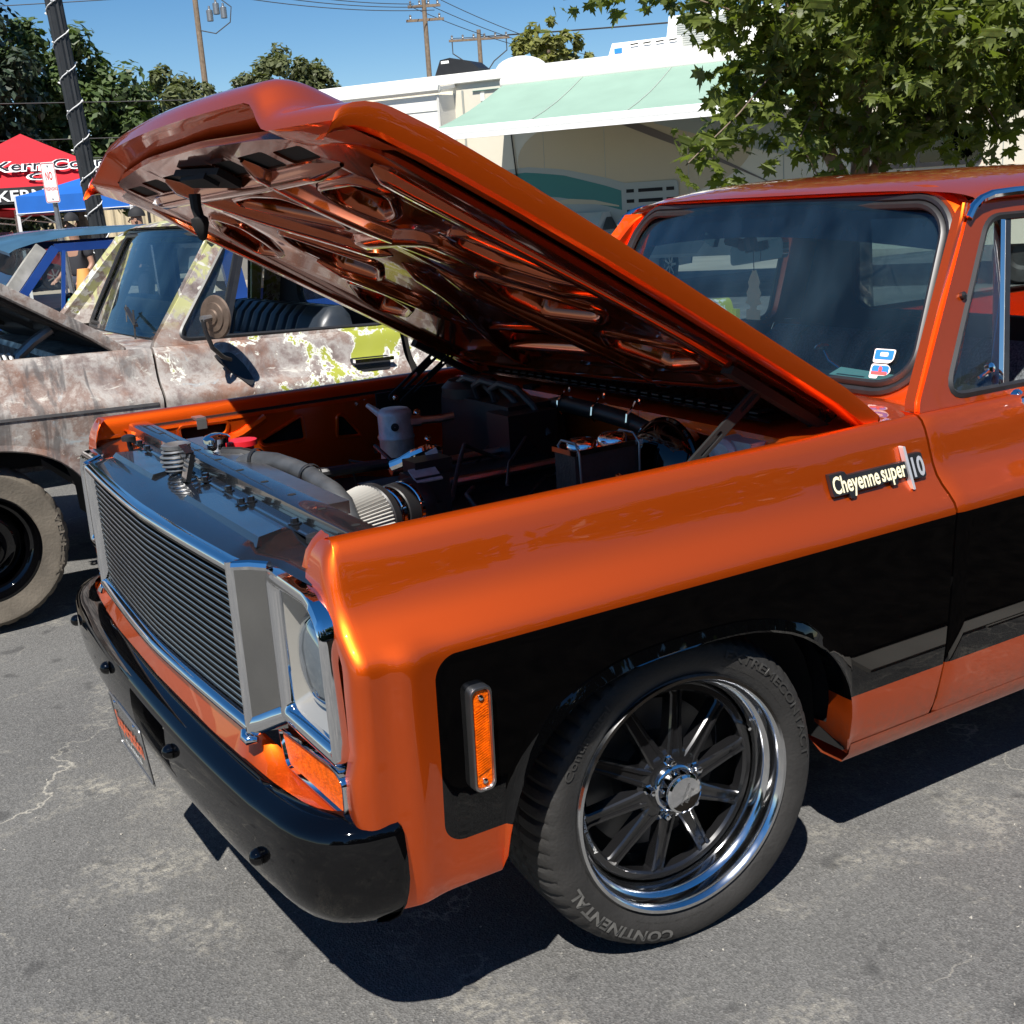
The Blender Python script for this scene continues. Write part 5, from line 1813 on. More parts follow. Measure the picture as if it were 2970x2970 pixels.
obj('awning_roller', MB().tube([RV(2.82, 2.24, 2.50), RV(8.6, 2.24, 2.50)], .075, 14).bar(RV(2.82, 2.29, 2.43), RV(8.6, 2.29, 2.43), .06, .05), 'white', aw, 40)
for q in (2.86, 8.55):
    obj('awning_arm', MB().bar(RV(q, 2.2, 2.48), RV(q, .05, 1.55), .04, .03), 'white', aw)
obj('awning_lead', MB().tube([RV(3.15, .03, 1.6), RV(3.05, .03, 2.9)], .012, 5), 'black', rv)
obj('porch_light', MB().box(RV(2.62, .02, 3.12), (.05, .05, .12)), 'white', rv)
obj('trim_band', MB().bar(RV(2.45, .004, 3.22), RV(3.1, .004, 3.22), .06, .006, (0, 0, 1)), 'rv_teal', rv)
# swoosh graphics, flat film on the wall
def band(name, m, top, bot, off=.006):
    n = 24
    rows = []
    for tab in (top, bot):
        s0, s1 = tab[0][0], tab[-1][0]
        rows.append([RV(lerp(s0, s1, i / n), off, interp(tab, lerp(s0, s1, i / n))) for i in range(n + 1)])
    obj(name, MB().grid(rows), m, rv, 0)
band('teal_swoosh', 'rv_teal', [(2.3, 1.80), (2.8, 1.92), (3.3, 1.94), (3.9, 1.86), (4.6, 1.66), (5.4, 1.38), (6.2, 1.08)], [(2.3, 1.62), (2.8, 1.64), (3.3, 1.60), (3.9, 1.52), (4.6, 1.36), (5.4, 1.12), (6.0, .92)], .008)
band('grey_swoosh', 'rv_grey', [(2.3, 1.62), (3.3, 1.60), (3.9, 1.52), (4.6, 1.36), (5.4, 1.12), (6.2, .85)], [(2.3, .6), (3.3, .6), (3.9, .6), (4.6, .6), (5.4, .6), (6.0, .6)], .005)
band('pale_swoosh', 'rv_grey', [(2.3, 1.88), (2.8, 1.99), (3.3, 2.02), (3.9, 1.95), (4.6, 1.78), (5.6, 1.46), (6.4, 1.2)], [(2.3, 1.78), (2.8, 1.90), (3.3, 1.92), (3.9, 1.84), (4.6, 1.64), (5.6, 1.32), (6.4, 1.1)], .006)
band('tan_swoosh', 'rv_tan', [(3.6, 1.46), (4.0, 1.50), (4.4, 1.46), (4.8, 1.36)], [(3.6, 1.44), (4.0, 1.42), (4.4, 1.40), (4.8, 1.34)], .009)
el = [(5.0 + 1.85 * math.cos(2 * PI * i / 48), 2.10 + .72 * math.sin(2 * PI * i / 48)) for i in range(48)]
obj('tan_oval', MB().prism([el], lambda a, b, c: RV(a, c, b), .001, .004), 'rv_tan', rv, 0)
band('brown_stripe', 'rv_brown', [(4.9, 2.62), (5.4, 2.42), (6.0, 2.14), (6.5, 1.88), (7.1, 1.56)], [(4.9, 2.52), (5.4, 2.30), (6.0, 2.05), (6.5, 1.83), (7.1, 1.55)], .010)
band('green_swoosh', 'rv_grey', [(5.4, 2.9), (6.2, 2.75), (7.0, 2.45), (7.8, 2.1)], [(5.4, 2.50), (6.2, 2.25), (7.0, 2.0), (7.8, 1.8)], .012)
# fridge vent panel
vp = obj('vent_panel', MB().prism([rrect(4.85, 5.75, 1.15, 1.68, .06)], lambda a, b, c: RV(a, c, b), .012, .020), 'rv_grey', rv, 0)
for i in range(3):
    z = 1.56 - .15 * i
    for a, b in ((4.93, 5.05), (5.12, 5.50), (5.56, 5.68)):
        obj('louvre', MB().prism([[(a, z - .025), (b, z - .025), (b, z + .025), (a, z + .025)]], lambda p, q, c: RV(p, c, q), .021, .026), 'matte_black', vp, 0)
# side window
wn = obj('window', MB().prism([rrect(8.3, 9.95, 1.62, 2.14, .10), rrect(8.36, 9.89, 1.68, 2.08, .07)[::-1]], lambda a, b, c: RV(a, c, b), .0, .035), 'black', rv)
obj('pane', MB().prism([rrect(8.36, 9.12, 1.68, 2.08, .03)], lambda a, b, c: RV(a, c, b), .008, .014), 'glass_dk', wn)
obj('pane', MB().prism([rrect(9.15, 9.89, 1.68, 2.08, .03)], lambda a, b, c: RV(a, c, b), .008, .014), 'glass_dk', wn)
obj('window_back', MB().prism([rrect(8.36, 9.89, 1.68, 2.08, .03)], lambda a, b, c: RV(a, c, b), .002, .004), 'black', wn)
# roof fittings
mb = MB()
def rbox(s0, s1, o0, o1, z0, z1, tp=.1):
    b = [RV(s0, o0, z0), RV(s1, o0, z0), RV(s1, o1, z0), RV(s0, o1, z0)]
    t = [RV(s0 + tp * .3, o0 - tp, z1), RV(s1 - tp * .3, o0 - tp, z1), RV(s1 - tp * .3, o1 + tp, z1), RV(s0 + tp * .3, o1 + tp, z1)]
    return MB().grid([b, t], False, True).fan(t)
a1 = obj('roof_vent_unit', rbox(4.6, 5.75, -.3, -.95, 3.5, 3.72, .12), 'ac_white', rv, 25)
for i in range(4):
    obj('slot', MB().bar(RV(4.95 + .2 * i, -.345, 3.665), RV(5.07 + .2 * i, -.345, 3.672), .012, .02), 'matte_black', a1)
obj('unit_label', MB().box(RV(4.76, -.33, 3.60), (.02, .12, .07), N2, A_, (0, 0, 1)), 'sticker_blue', a1)
a2 = obj('air_conditioner', rbox(5.45, 7.1, -.45, -1.3, 3.5, 4.02, .12), 'ac_white', rv, 25)
for i in range(13):
    z = 3.56 + .032 * i
    for s0, s1 in ((5.62, 6.05), (6.1, 6.5)):
        obj('louvre', MB().bar(RV(s0, -.445 - .12 * (z - 3.5) / .52, z), RV(s1, -.445 - .12 * (z - 3.5) / .52, z), .014, .016), 'rv_grey', a2)
rows = []
for i in range(7):
    a = PI / 2 * i / 6
    rows.append([RV(2.97 + .42 * math.cos(a) * math.cos(2 * PI * j / 24), -.75 + .42 * math.cos(a) * math.sin(2 * PI * j / 24), 3.52 + .22 * math.sin(a)) for j in range(24)])
obj('satellite_dome', MB().grid(rows, False, True), 'ac_white', rv, 60)
mb = MB().prism([[(1.5, 3.55), (1.62, 3.80), (1.8, 3.82), (2.15, 3.74), (2.3, 3.62), (2.3, 3.55)]], lambda a, b, c: RV(a, c, b), -1.0, -.55)
o = obj('roof_vent_cover', mb, 'black', rv)
obj('cover_label', MB().prism([rrect(1.64, 1.78, 3.74, 3.78, .005)], lambda a, b, c: RV(a, c, b), -.549, -.545), 'white', o)
for s_ in (1.2, 10.5):
    obj('wheel', MB().lathe([(.2, 0), (.36, .01), (.40, -.05), (.40, -.2), (.2, -.25)], RV(s_, -.05, .40), N2, 24).lathe([(.2, .0), (.15, -.04), (.001, -.03)], RV(s_, -.05, .40), N2, 24), 'tyre', rv)

# ================================================================= canopies, sign, posts
M['red_cloth'] = mat('red_canopy_cloth', (.42, .010, .018), .7, var=.06, vscale=3)
M['blue_cloth'] = mat('blue_canopy_cloth', (.006, .10, .40), .65, var=.08, vscale=3)
M['black_cloth'] = mat('black_canopy_cloth', (.02, .02, .022), .8)
M['yellow_cloth'] = mat('yellow_trim', (.75, .45, .08), .7)
M['leg_white'] = mat('white_frame', (.70, .70, .70), .4)
M['leg_dark'] = mat('dark_frame', (.06, .06, .065), .4, .6)
def canopy(name, label, c, rot, half, z0, z1, cloth, val, legs, valm=None):
    t = thing(name, label, 'canopy', (c[0], c[1], 0), 'pop-up canopies')
    ca_, sa_ = math.cos(rot), math.sin(rot)
    def P(x, y, z):
        return V((c[0] + x * ca_ - y * sa_, c[1] + x * sa_ + y * ca_, z))
    cs = [(-half, -half), (half, -half), (half, half), (-half, half)]
    n = 6
    for i in range(4):
        (x0, y0), (x1, y1) = cs[i], cs[(i + 1) % 4]
        rows = []
        for k in range(n + 1):
            f = k / n
            zz = lerp(z0, z1, f ** 1.15)
            rows.append([P(lerp(x0, x1, j / 6) * (1 - f), lerp(y0, y1, j / 6) * (1 - f), zz - .02 * math.sin(PI * j / 6) * (1 - f)) for j in range(7)])
        obj('roof_panel', MB().grid(rows), cloth, t, 20)
        obj('valance', MB().grid([[P(lerp(x0, x1, j / 6), lerp(y0, y1, j / 6), z0 - .02 * math.sin(PI * j / 6)) for j in range(7)], [P(lerp(x0, x1, j / 6), lerp(y0, y1, j / 6), z0 - val) for j in range(7)]]), valm or cloth, t, 20)
        obj('leg', MB().bar(P(x0 * .985, y0 * .985, 0), P(x0 * .985, y0 * .985, z0), .045, .045), legs, t)
        obj('truss', MB().bar(P(x0 * .98, y0 * .98, z0 - .30), P(lerp(x0, x1, .5) * .98, lerp(y0, y1, .5) * .98, z0 - .05), .025, .025).bar(P(x1 * .98, y1 * .98, z0 - .30), P(lerp(x0, x1, .5) * .98, lerp(y0, y1, .5) * .98, z0 - .05), .025, .025), legs, t)
    return t, P
def face_text(t, P, word, size, side, half, z0, z1, f, dx, m, bold, off, width):
    mb = MB()
    sl = V((0, half, z1 - z0)).normalized()
    base = V((0, -half, z0))
    def fn(a, b, c):
        p = base + sl * (f + b) + V((0, -sl.z, sl.y)) * off
        x, y = dx + a, p.y
        for _ in range(side):
            x, y = -y, x
        return P(x, y, p.z)
    text_on(mb, word, size, fn, bold, width=width)
    obj('lettering', mb, m, t, 0)
rc, RP = canopy('canopy', 'red pop-up canopy with curved lettering and a black valance', (3.1, 22.7), R(-15), 2.2, 2.33, 3.36, 'red_cloth', .30, 'leg_dark', 'black_cloth')
face_text(rc, RP, 'Kern County', .60, 0, 2.2, 2.33, 3.36, .55, .75, 'white', .07, .05, 2.35)
face_text(rc, RP, 'Kern County', .60, 0, 2.2, 2.33, 3.36, .55, .75, 'black', .0, .065, 2.25)
face_text(rc, RP, 'C    R', .42, 0, 2.2, 2.33, 3.36, .12, .85, 'white', .05, .05, 1.4)
face_text(rc, RP, 'C    R', .42, 0, 2.2, 2.33, 3.36, .12, .85, 'black', -.01, .065, 1.3)
mb = MB()
text_on(mb, 'KERN', .26, lambda a, b, c: RP(.05 + a, -2.215, 2.08 + b), .02, width=.8)
obj('valance_lettering', mb, 'white', rc, 0)
bc_, BP = canopy('canopy', 'blue pop-up canopy with white legs beside the lamp post', (3.62, 18.4), R(-48), 1.08, 2.10, 2.46, 'blue_cloth', .28, 'leg_white')
obj('valance_patch', MB().prism([rrect(-.16, .16, -.13, .13, .01)], lambda a, b, c: BP(1.083 + c, -.35 + a, 1.96 + b), 0, .004), 'white', bc_)
obj('patch_emblem', MB().lathe([(.08, 0), (.05, .002), (.05, .0)], BP(1.091, -.35, 1.97), (math.cos(R(-48)), math.sin(R(-48)), 0), 16), 'black', bc_)
obj('valance_edge', MB().bar(BP(-1.08, -1.085, 1.83), BP(1.08, -1.085, 1.83), .02, .01).bar(BP(1.085, -1.08, 1.83), BP(1.085, 1.08, 1.83), .02, .01), 'white', bc_)
sr, SP = canopy('canopy', 'low red and yellow pop-up canopy far behind the blue pickup', (2.3, 26.5), R(-25), 1.6, 1.98, 2.2, 'red_cloth', .12, 'leg_white', 'red_cloth')
obj('yellow_panel', MB().grid([[SP(x, -1.62 * (1 - f), 2.01 + .22 * f) for x in (-1.5 * (1 - f), 1.5 * (1 - f))] for f in (.35, .7)]), 'yellow_cloth', sr)

# lamp post wrapped with a string of lights
M['post'] = mat('dark_fluted_post', (.022, .024, .026), .55, .2, var=.2)
lp = thing('lamp_post', 'dark fluted lamp post wound with a string of white lights', 'lamp post', (1.977, 12.06, 0))
b0, b1 = V((1.977, 12.06, 0)), V((1.70, 12.06, 5.6))
ax_ = (b1 - b0)
rows = []
for t in (0, 1):
    rows.append([b0 + ax_ * t + V((math.cos(2 * PI * j / 24), math.sin(2 * PI * j / 24), 0)) * (.095 if j % 2 else .082) for j in range(24)])
obj('shaft', MB().grid(rows, False, True), 'post', lp, 20)
pts = [b0 + ax_ * t + V((math.cos(a), math.sin(a), 0)) * .102 for t, a in [(i / 160, 2 * PI * 15 * i / 160) for i in range(161)]]
ls = obj('light_string', MB().tube(pts, .006, 5), 'white', lp)
M['bulb'] = mat('white_bulb', (.85, .85, .82), .3)
for i in range(0, 160, 3):
    p = pts[i]
    obj('bulb', MB().lathe([(.001, .03), (.010, .02), (.010, 0), (.004, -.01)], p, (p - (b0 + ax_ * (i / 160))).normalized() + V((0, 0, .6)), 6), 'bulb', ls)
# no trespassing sign
sg = thing('road_sign', 'white NO TRESPASSING sign on a grey steel post', 'sign', (1.58, 12.4, 0))
SX = V((.38, -.925, 0))
SX = V((.97, .24, 0))
rx = V((.80, -.60, 0)).normalized()
def SGN(a, b, c):
    return V((1.50, 12.35, 2.09)) + V((.50, .866, 0)) * 0 + V((rx.x * .56 - .0, rx.y * .56, 0)) * a + V((-.02, 0, 1)) * b + V((-.6, -.8, 0)) * c
obj('panel', MB().prism([rrect(-.152, .152, -.228, .228, .03)], SGN, 0, .004), 'white', sg)
obj('post', MB().tube([V((1.60, 12.40, 0)), V((1.52, 12.40, 2.1))], .03, 8), 'steel', sg)
mb = MB()
M['sign_red'] = mat('sign_red', (.55, .03, .03), .5)
text_on(mb, 'NO', .13, lambda a, b, c: SGN(a, b + .03, .006), .02, width=.15)
text_on(mb, 'TRESPASSING', .055, lambda a, b, c: SGN(a, b - .09, .006), .01, width=.26)
obj('lettering', mb, 'sign_red', sg, 0)
obj('panel_border', MB().tube([SGN(a, b, .005) for a, b in rrect(-.14, .14, -.216, .216, .025)], .004, 4, True), 'sign_red', sg)
for b in (-.185, .185):
    obj('bolt', MB().lathe([(.010, 0), (.008, .006), (.001, .007)], SGN(0, b, .005), (-.6, -.8, 0), 8), 'steel', sg)

# utility poles and lines
M['pole_wood'] = mat('weathered_pole_wood', (.17, .125, .085), .85, var=.25, vscale=6)
M['cable'] = mat('cable', (.05, .05, .05), .6)
def upole(label, x, y, h, arms):
    t = thing('utility_pole', label, 'utility pole', (x, y, 0), 'utility poles')
    obj('pole', MB().tube([(x, y, 0), (x, y, h)], [.19, .13], 10), 'pole_wood', t)
    for z, L_, ins in arms:
        dr_ = V((.8525, -.5188, 0)).normalized()
        p0, p1 = V((x, y, z)) - dr_ * L_, V((x, y, z)) + dr_ * L_
        cb = obj('crossarm', MB().bar(p0, p1, .12, .14), 'pole_wood', t)
        for i in range(ins):
            q = p0.lerp(p1, (i + .3) / (ins - .4))
            obj('insulator', MB().lathe([(.05, 0), (.08, .06), (.05, .12), (.08, .2), (.03, .26), (.001, .27)], q + V((0, 0, .07)), (0, 0, 1), 8), 'steel', cb)
    return t
p1_ = upole('bare wooden utility pole with transformer cans clustered on one side', 18.9, 59.7, 13.5, [])
for dx, dz in ((.55, 11.0), (.85, 11.3), (1.15, 11.1)):
    obj('transformer', MB().lathe([(.16, 0), (.16, .5), (.06, .55), (.05, .7), (.001, .72)], (18.9 + dx, 59.7 - dx * .6, dz), (0, 0, 1), 10), 'steel', p1_)
obj('drop_wire', MB().tube([(18.9, 59.6, 10.6), (19.6, 59.2, 10.4), (20.3, 58.9, 10.9), (20.4, 58.8, 11.6), (19.8, 59, 12.1), (18.9, 59.6, 12.4)], .03, 5), 'cable', p1_)
upole('tall utility pole with two crossarms above the motorhome roof', 33.6, 63.3, 13.3, [(12.6, .95, 4), (11.85, 1.1, 3)])
p3_ = upole('short utility pole with one wide crossarm and looped jumper wires', 38.9, 66.3, 11.8, [(11.25, 1.9, 6)])
for s in (-1, 1):
    q = V((38.9, 66.3, 0)) + V((.8525, -.5188, 0)) * 1.7 * s
    obj('jumper', MB().tube([q + V((0, 0, 11.2)), q + V((0, 0, 10.5)), q.lerp(V((38.9, 66.3, 0)), .5) + V((0, 0, 9.9)), V((38.9, 66.3, 8.8))], .04, 5), 'cable', p3_)
def wire(label, a, b, sag=.6, r_=.022):
    pts = [V(a).lerp(V(b), i / 14) + V((0, 0, -sag * 4 * (i / 14) * (1 - i / 14))) for i in range(15)]
    tag(obj('power_line', MB().tube(pts, r_, 4), 'cable'), label, 'power line', 'overhead power lines')
for k in range(3):
    wire('overhead power line strung from the pole with transformer cans', (-20 , 70 + k, 12.6 - .35 * k), (18.9, 59.7, 13.2 - .45 * k), .3)
    wire('overhead power line strung between the two poles left of the motorhome', (18.9, 59.7, 13.2 - .35 * k), (33.6 + .5 * (k - 1), 63.3 - .3 * (k - 1), 12.75 - .2 * k), .35)
    wire('overhead power line running down to the short pole with jumper wires', (33.6 + .8 * (k - 1), 63.3 - .5 * (k - 1), 12.7 + .1 * k), (45, 66 - 2 * k, 10.2 - .3 * k), .3)
    wire('overhead power line running off to the right past the motorhome', (38.9 + (k - 1) * 1.5, 66.3 - (k - 1), 11.4), (80, 44 - 2 * k, 13.5), .6)
for k in range(4):
    wire('thin overhead line crossing in front of the dark trees', (-8, 27.5, 4.1 - .42 * k + (.35 if k == 0 else 0)), (9.5, 25.5, 3.85 - .42 * k + (.35 if k == 0 else 0)), .06, .010)

# boundary wall of ribbed sheets behind the canopies
M['tan_wall'] = mat('tan_ribbed_wall', (.50, .42, .28), .8, var=.1, vscale=1.2)
wl = thing('boundary_wall', 'tan ribbed boundary wall behind the pop-up canopies', 'wall', (10, 38.5, 0))
for k in range(10):
    x0 = -6 + 3.4 * k
    rows = []
    xs = [x0 + 3.36 * i / 44 for i in range(45)]
    for z in (0, 2.35 if k != 4 else 2.2):
        rows.append([V((x, 39.6 - .18 * x + (.05 if (i // 2) % 2 else 0), z)) for i, x in enumerate(xs)])
    obj('wall_sheet', MB().grid(rows), 'tan_wall', wl, 0)
# ================================================================= trees
def leafmat(name, c, tr=.35, var=.35):
    m, t, p, N, L = _nm(name)
    oi = N.new('ShaderNodeTexCoord')
    n = N.new('ShaderNodeTexNoise')
    n.inputs['Scale'].default_value = 2.3
    n.inputs['Detail'].default_value = 5
    L.new(oi.outputs['Object'], n.inputs['Vector'])
    r = N.new('ShaderNodeMapRange')
    r.inputs[1].default_value, r.inputs[2].default_value = .3, .7
    r.inputs[3].default_value, r.inputs[4].default_value = 1 - var, 1 + var
    L.new(n.outputs[0], r.inputs[0])
    mx = N.new('ShaderNodeMix')
    mx.data_type = 'RGBA'
    mx.blend_type = 'MULTIPLY'
    mx.inputs[0].default_value = 1
    mx.inputs[6].default_value = (*c, 1)
    L.new(r.outputs[0], mx.inputs[7])
    L.new(mx.outputs[2], p.inputs['Base Color'])
    p.inputs['Roughness'].default_value = .5
    tl = N.new('ShaderNodeBsdfTranslucent')
    tl.inputs[0].default_value = (c[0] * 1.6, c[1] * 1.7, c[2] * .8, 1)
    ms = N.new('ShaderNodeMixShader')
    ms.inputs[0].default_value = tr
    L.new(p.outputs[0], ms.inputs[1])
    L.new(tl.outputs[0], ms.inputs[2])
    L.new(ms.outputs[0], N['Material Output'].inputs[0])
    return m
M['bark'] = mat('grey_brown_bark', (.16, .12, .09), .9, var=.3, vscale=12, bump=.5, bscale=30)
M['leaf_dark'] = leafmat('dark_green_foliage', (.035, .060, .022), .25)
M['leaf_mid'] = leafmat('mid_green_foliage', (.065, .10, .030), .3)
M['leaf_olive'] = leafmat('olive_foliage', (.10, .115, .045), .3)
M['leaf_ash'] = leafmat('yellow_green_foliage', (.17, .175, .045), .35)
M['leaf_conifer'] = leafmat('conifer_foliage', (.032, .050, .028), .15)
M['maple'] = leafmat('maple_leaf', (.105, .135, .022), .45, .55)

def rnd_dir(rg):
    z = rg.uniform(-1, 1)
    a = rg.uniform(0, 2 * PI)
    r_ = math.sqrt(1 - z * z)
    return V((r_ * math.cos(a), r_ * math.sin(a), z))
def bg_tree(name, label, base, blobs, m, n, leaf, seed, group='trees beyond the canopies', trunk=.2):
    """blobs: (dx, dy, z, rx, ry, rz)"""
    rg = random.Random(seed)
    base = V(base)
    t = thing(name, label, 'tree', tuple(base), group)
    mb = MB()
    tops = [(b[0], b[1], b[2]) for b in blobs]
    mb.tube([base, base + V((.1, .05, tops[0][2] * .5)), base + V(tops[0])], [trunk, trunk * .8, trunk * .3], 8)
    for b in tops[1:]:
        mb.tube([base + V((.05, .02, b[2] * .45)), base + V((b[0] * .6, b[1] * .6, b[2] * .75)), base + V(b)], [trunk * .5, trunk * .35, trunk * .12], 6)
    obj('trunk', mb, 'bark', t)
    mb = MB()
    # sub-clumps on each blob so that the outline is uneven
    cl = []
    for (dx, dy, z, rx, ry, rz) in blobs:
        k = max(12, int(30 * (rx * rz) ** .5))
        for i in range(k):
            d = rnd_dir(rg)
            f = rg.uniform(.55, 1.08)
            cl.append((base + V((dx + d.x * rx * f, dy + d.y * ry * f, z + d.z * rz * f)), rg.uniform(.20, .42) * (rx + rz) / 2))
    for i in range(n):
        c, r_ = cl[rg.randrange(len(cl))]
        d = rnd_dir(rg)
        p = c + d * r_ * rg.random() ** .45
        nn = (d + V((0, 0, .6)) + rnd_dir(rg) * .7).normalized()
        e1 = nn.orthogonal().normalized()
        a = rg.uniform(0, 2 * PI)
        e2 = nn.cross(e1)
        u = (e1 * math.cos(a) + e2 * math.sin(a)) * leaf * rg.uniform(.6, 1.3)
        v = nn.cross(u) * .55
        mb.add([p - u, p - v * .9, p + u, p + v * .9], [(0, 1, 2, 3)])
    obj('crown', mb, m, t, 0)
    return t
# far trees; positions from the picture: dark conifer, broadleaf mass, two olive trees, one behind the motorhome
bg_tree('conifer_tree', 'tall dark conifer at the edge of the lot behind the red canopy', (3.0, 31.5, 0), [(.1, 0, 7.6, 1.3, 1.3, 1.6), (.4, 0, 5.8, 1.7, 1.7, 1.5), (-.1, 0, 4.2, 2.3, 2.0, 1.5), (-1.2, 0, 6.6, 1.6, 1.4, 1.8), (.4, 0, 2.8, 2.4, 2, 1.3)], 'leaf_conifer', 26000, .125, 3, trunk=.3)
bg_tree('broadleaf_tree', 'broad dark green tree behind the lamp post', (6.3, 33.5, 0), [(-.2, 0, 5.6, 1.4, 1.4, 1.2), (-1.4, 0, 5.0, 1.4, 1.2, 1.5), (.9, 0, 4.6, 1.3, 1.2, 1.3), (-.6, 0, 3.4, 2.3, 1.6, 1.4), (1.4, 0, 3.2, 1.4, 1.3, 1.1), (-1.8, 0, 2.8, 1.6, 1.2, 1.1)], 'leaf_mid', 26000, .135, 4, trunk=.25)
bg_tree('olive_tree', 'loose olive green tree between the lamp post and the utility pole', (12.3, 44.5, 0), [(0, 0, 5.7, 1.3, 1.2, 1.1), (1.2, 0, 5.2, 1.3, 1.1, 1.3), (-1.2, 0, 4.9, 1.3, 1.1, 1.1), (.3, 0, 3.9, 2.2, 1.5, 1.3)], 'leaf_olive', 14000, .15, 5)
bg_tree('olive_tree', 'rounded olive green tree whose crown shows above the raised hood', (18.4, 47.5, 0), [(0, 0, 6.9, 1.5, 1.3, 1.1), (1.4, 0, 6.2, 1.3, 1.1, 1.1), (-1.5, 0, 6.0, 1.4, 1.2, 1.0), (.2, 0, 5.0, 2.6, 1.6, 1.2), (-2.6, 0, 5.3, 1.0, .9, .8)], 'leaf_olive', 16000, .15, 6)
bg_tree('ash_tree', 'small yellow green treetop behind the motorhome roof', (22.6, 33.5, 0), [(-.2, 0, 6.6, .8, .9, .7), (.6, 0, 6.2, .7, .8, .5), (-1.0, 0, 6.1, .6, .7, .5), (0, 0, 5.4, 1.3, 1.4, .8)], 'leaf_ash', 2600, .16, 7)
bg_tree('broadleaf_tree', 'dense low tree against the tan wall behind the canopies', (4.6, 37.0, 0), [(0, 0, 2.6, 1.6, 1.2, 1.0), (-1.6, 0, 2.6, 1.4, 1.1, 1.2), (-3, 0, 3.2, 1.6, 1.2, 1.4)], 'leaf_dark', 4200, .15, 8)
# tree line added out of view behind the camera to darken paint reflections
for i, (x, y, h) in enumerate(((-13, -10, 5.5), (-7.5, -13, 6.5), (-2.0, -12, 5.8), (3.5, -12.5, 6.6), (9.0, -11.5, 5.8), (14.5, -12, 6.4), (20, -12.5, 6.0))):
    bg_tree('broadleaf_tree', 'dense dark tree added out of view for reflections in the orange pickup', (x, y, 0), [(0, 0, h * .72, 1.9, 1.6, h * .26), (1.6, 0, h * .5, 1.9, 1.4, h * .28), (-1.6, 0, h * .5, 1.9, 1.4, h * .28), (0, .2, h * .26, 2.6, 1.3, h * .22)], 'leaf_dark', 2600, .30, 20 + i, 'trees added behind the camera', .25)
o = obj('added_hedge', MB().box((3, -14.6, 1.1), (60, 1.6, 2.2), taper=.96), mat('added_hedge_dark', (.03, .045, .02), .9, var=.5, vscale=2, bump=1, bscale=6))  # unseen block added as a dark backdrop for reflections
tag(o, 'long dark hedge added out of view behind the added tree row', 'hedge')

# ---- maple in front of the motorhome: real lobed leaves
rg = random.Random(11)
def leaf_poly():
    """five lobed maple leaf, tip along +y, unit length"""
    half = [(0, -.02), (.10, .02), (.34, -.16), (.30, .06), (.55, .08), (.44, .20), (.62, .42), (.36, .38), (.30, .46), (.18, .42), (.22, .70), (.10, .66), (0, 1.0)]
    pts = half + [(-x, y) for x, y in half[-2:0:-1]]
    return pts
LP = leaf_poly()
lme = bpy.data.meshes.new('leaf')
tri = tessellate_polygon([[V((x, y, 0)) for x, y in LP]])
lme.from_pydata([(x, y, -.28 * abs(x) - .18 * y * y) for x, y in LP], [], tri)
lme.materials.append(M['maple'])
mp = thing('maple_tree', 'leafy maple with pale forked trunk standing in front of the motorhome', 'tree', (5.75, 3.95, 0))
mb0 = V((5.75, 3.95, 0))
M['maple_bark'] = mat('pale_maple_bark', (.34, .25, .18), .85, var=.3, vscale=14, bump=.4, bscale=25)
limbs = [[(0, 0, 0), (0, 0, .9), (.0, .02, 1.45)],
         [(0, .02, 1.3), (-.18, .14, 1.75), (-.36, .2, 2.4), (-.6, .3, 3.3)],
         [(0, .02, 1.35), (.02, 0, 1.9), (.12, .0, 2.7), (.2, 0, 3.8)],
         [(.02, .02, 1.4), (.22, -.14, 1.85), (.55, -.32, 2.5), (.9, -.5, 3.3)],
         [(.02, .0, 1.45), (.3, -.1, 1.8), (.8, -.3, 2.2), (1.5, -.7, 2.5)],
         [(-.3, .2, 2.2), (-.8, .2, 2.7), (-1.5, .5, 2.95), (-2.1, .8, 2.9)],
         [(-.36, .2, 2.35), (-.8, .05, 2.35), (-1.2, .0, 2.05), (-1.65, .05, 1.72)],
         [(-.2, .12, 1.9), (-.5, -.05, 2.1), (-.75, -.12, 1.85), (-.55, -.1, 1.6)],
         [(.15, 0, 2.8), (.5, .3, 3.2), (1.2, .5, 3.6)], [(.4, -.2, 2.4), (.6, -.5, 2.2), (.75, -.65, 1.85)],
         [(.9, -.5, 3.2), (1.5, -.9, 3.3), (2.2, -1.3, 3.2)], [(1.2, -.5, 2.4), (1.6, -.9, 2.3), (2.0, -1.2, 2.1)],
         [(-.5, .25, 3.0), (-1.0, -.2, 3.2), (-1.4, -.3, 3.1)], [(-.1, 0, 2.4), (-.3, -.4, 2.7), (-.5, -.8, 2.9)], [(.12, 0, 2.7), (.3, -.5, 2.9), (.5, -.9, 3.0)]]
sz = [(.13, .10, .09), (.07, .055, .045, .03), (.08, .06, .045, .03), (.06, .045, .035, .025), (.045, .035, .025, .015)]
mb = MB()
mbt = MB()
for i, lb in enumerate(limbs):
    r_ = sz[i] if i < 5 else [.014 - .003 * k for k in range(len(lb))]
    (mb if i < 5 else mbt).tube([mb0 + V(p) for p in lb], list(r_) if i < 5 else [.009 - .0015 * k for k in range(len(lb))], 8)
obj('twigs', mbt, 'bark', mp, 60)['kind'] = 'stuff'
obj('trunk', mb, 'maple_bark', mp, 60)
leaves = []
def leaf_at(p, size):
    d = V((rg.gauss(0, .6), rg.gauss(0, .6), -.75 + rg.gauss(0, .35))).normalized()
    nn = V((rg.gauss(0, .55), rg.gauss(0, .55), 1)).normalized()
    x = d.cross(nn).normalized()
    nn = x.cross(d)
    leaves.append((p, x, d, nn, size))
cls = []
for lb in limbs[1:]:
    P_ = [V(p) for p in lb]
    for a, b in zip(P_, P_[1:]):
        n = max(2, int((b - a).length / .16))
        for i in range(n):
            q = a.lerp(b, (i + rg.random()) / n)
            if q.z > 1.85 or (a - b).z > 0 or lb is limbs[6]:
                cls.append(q)
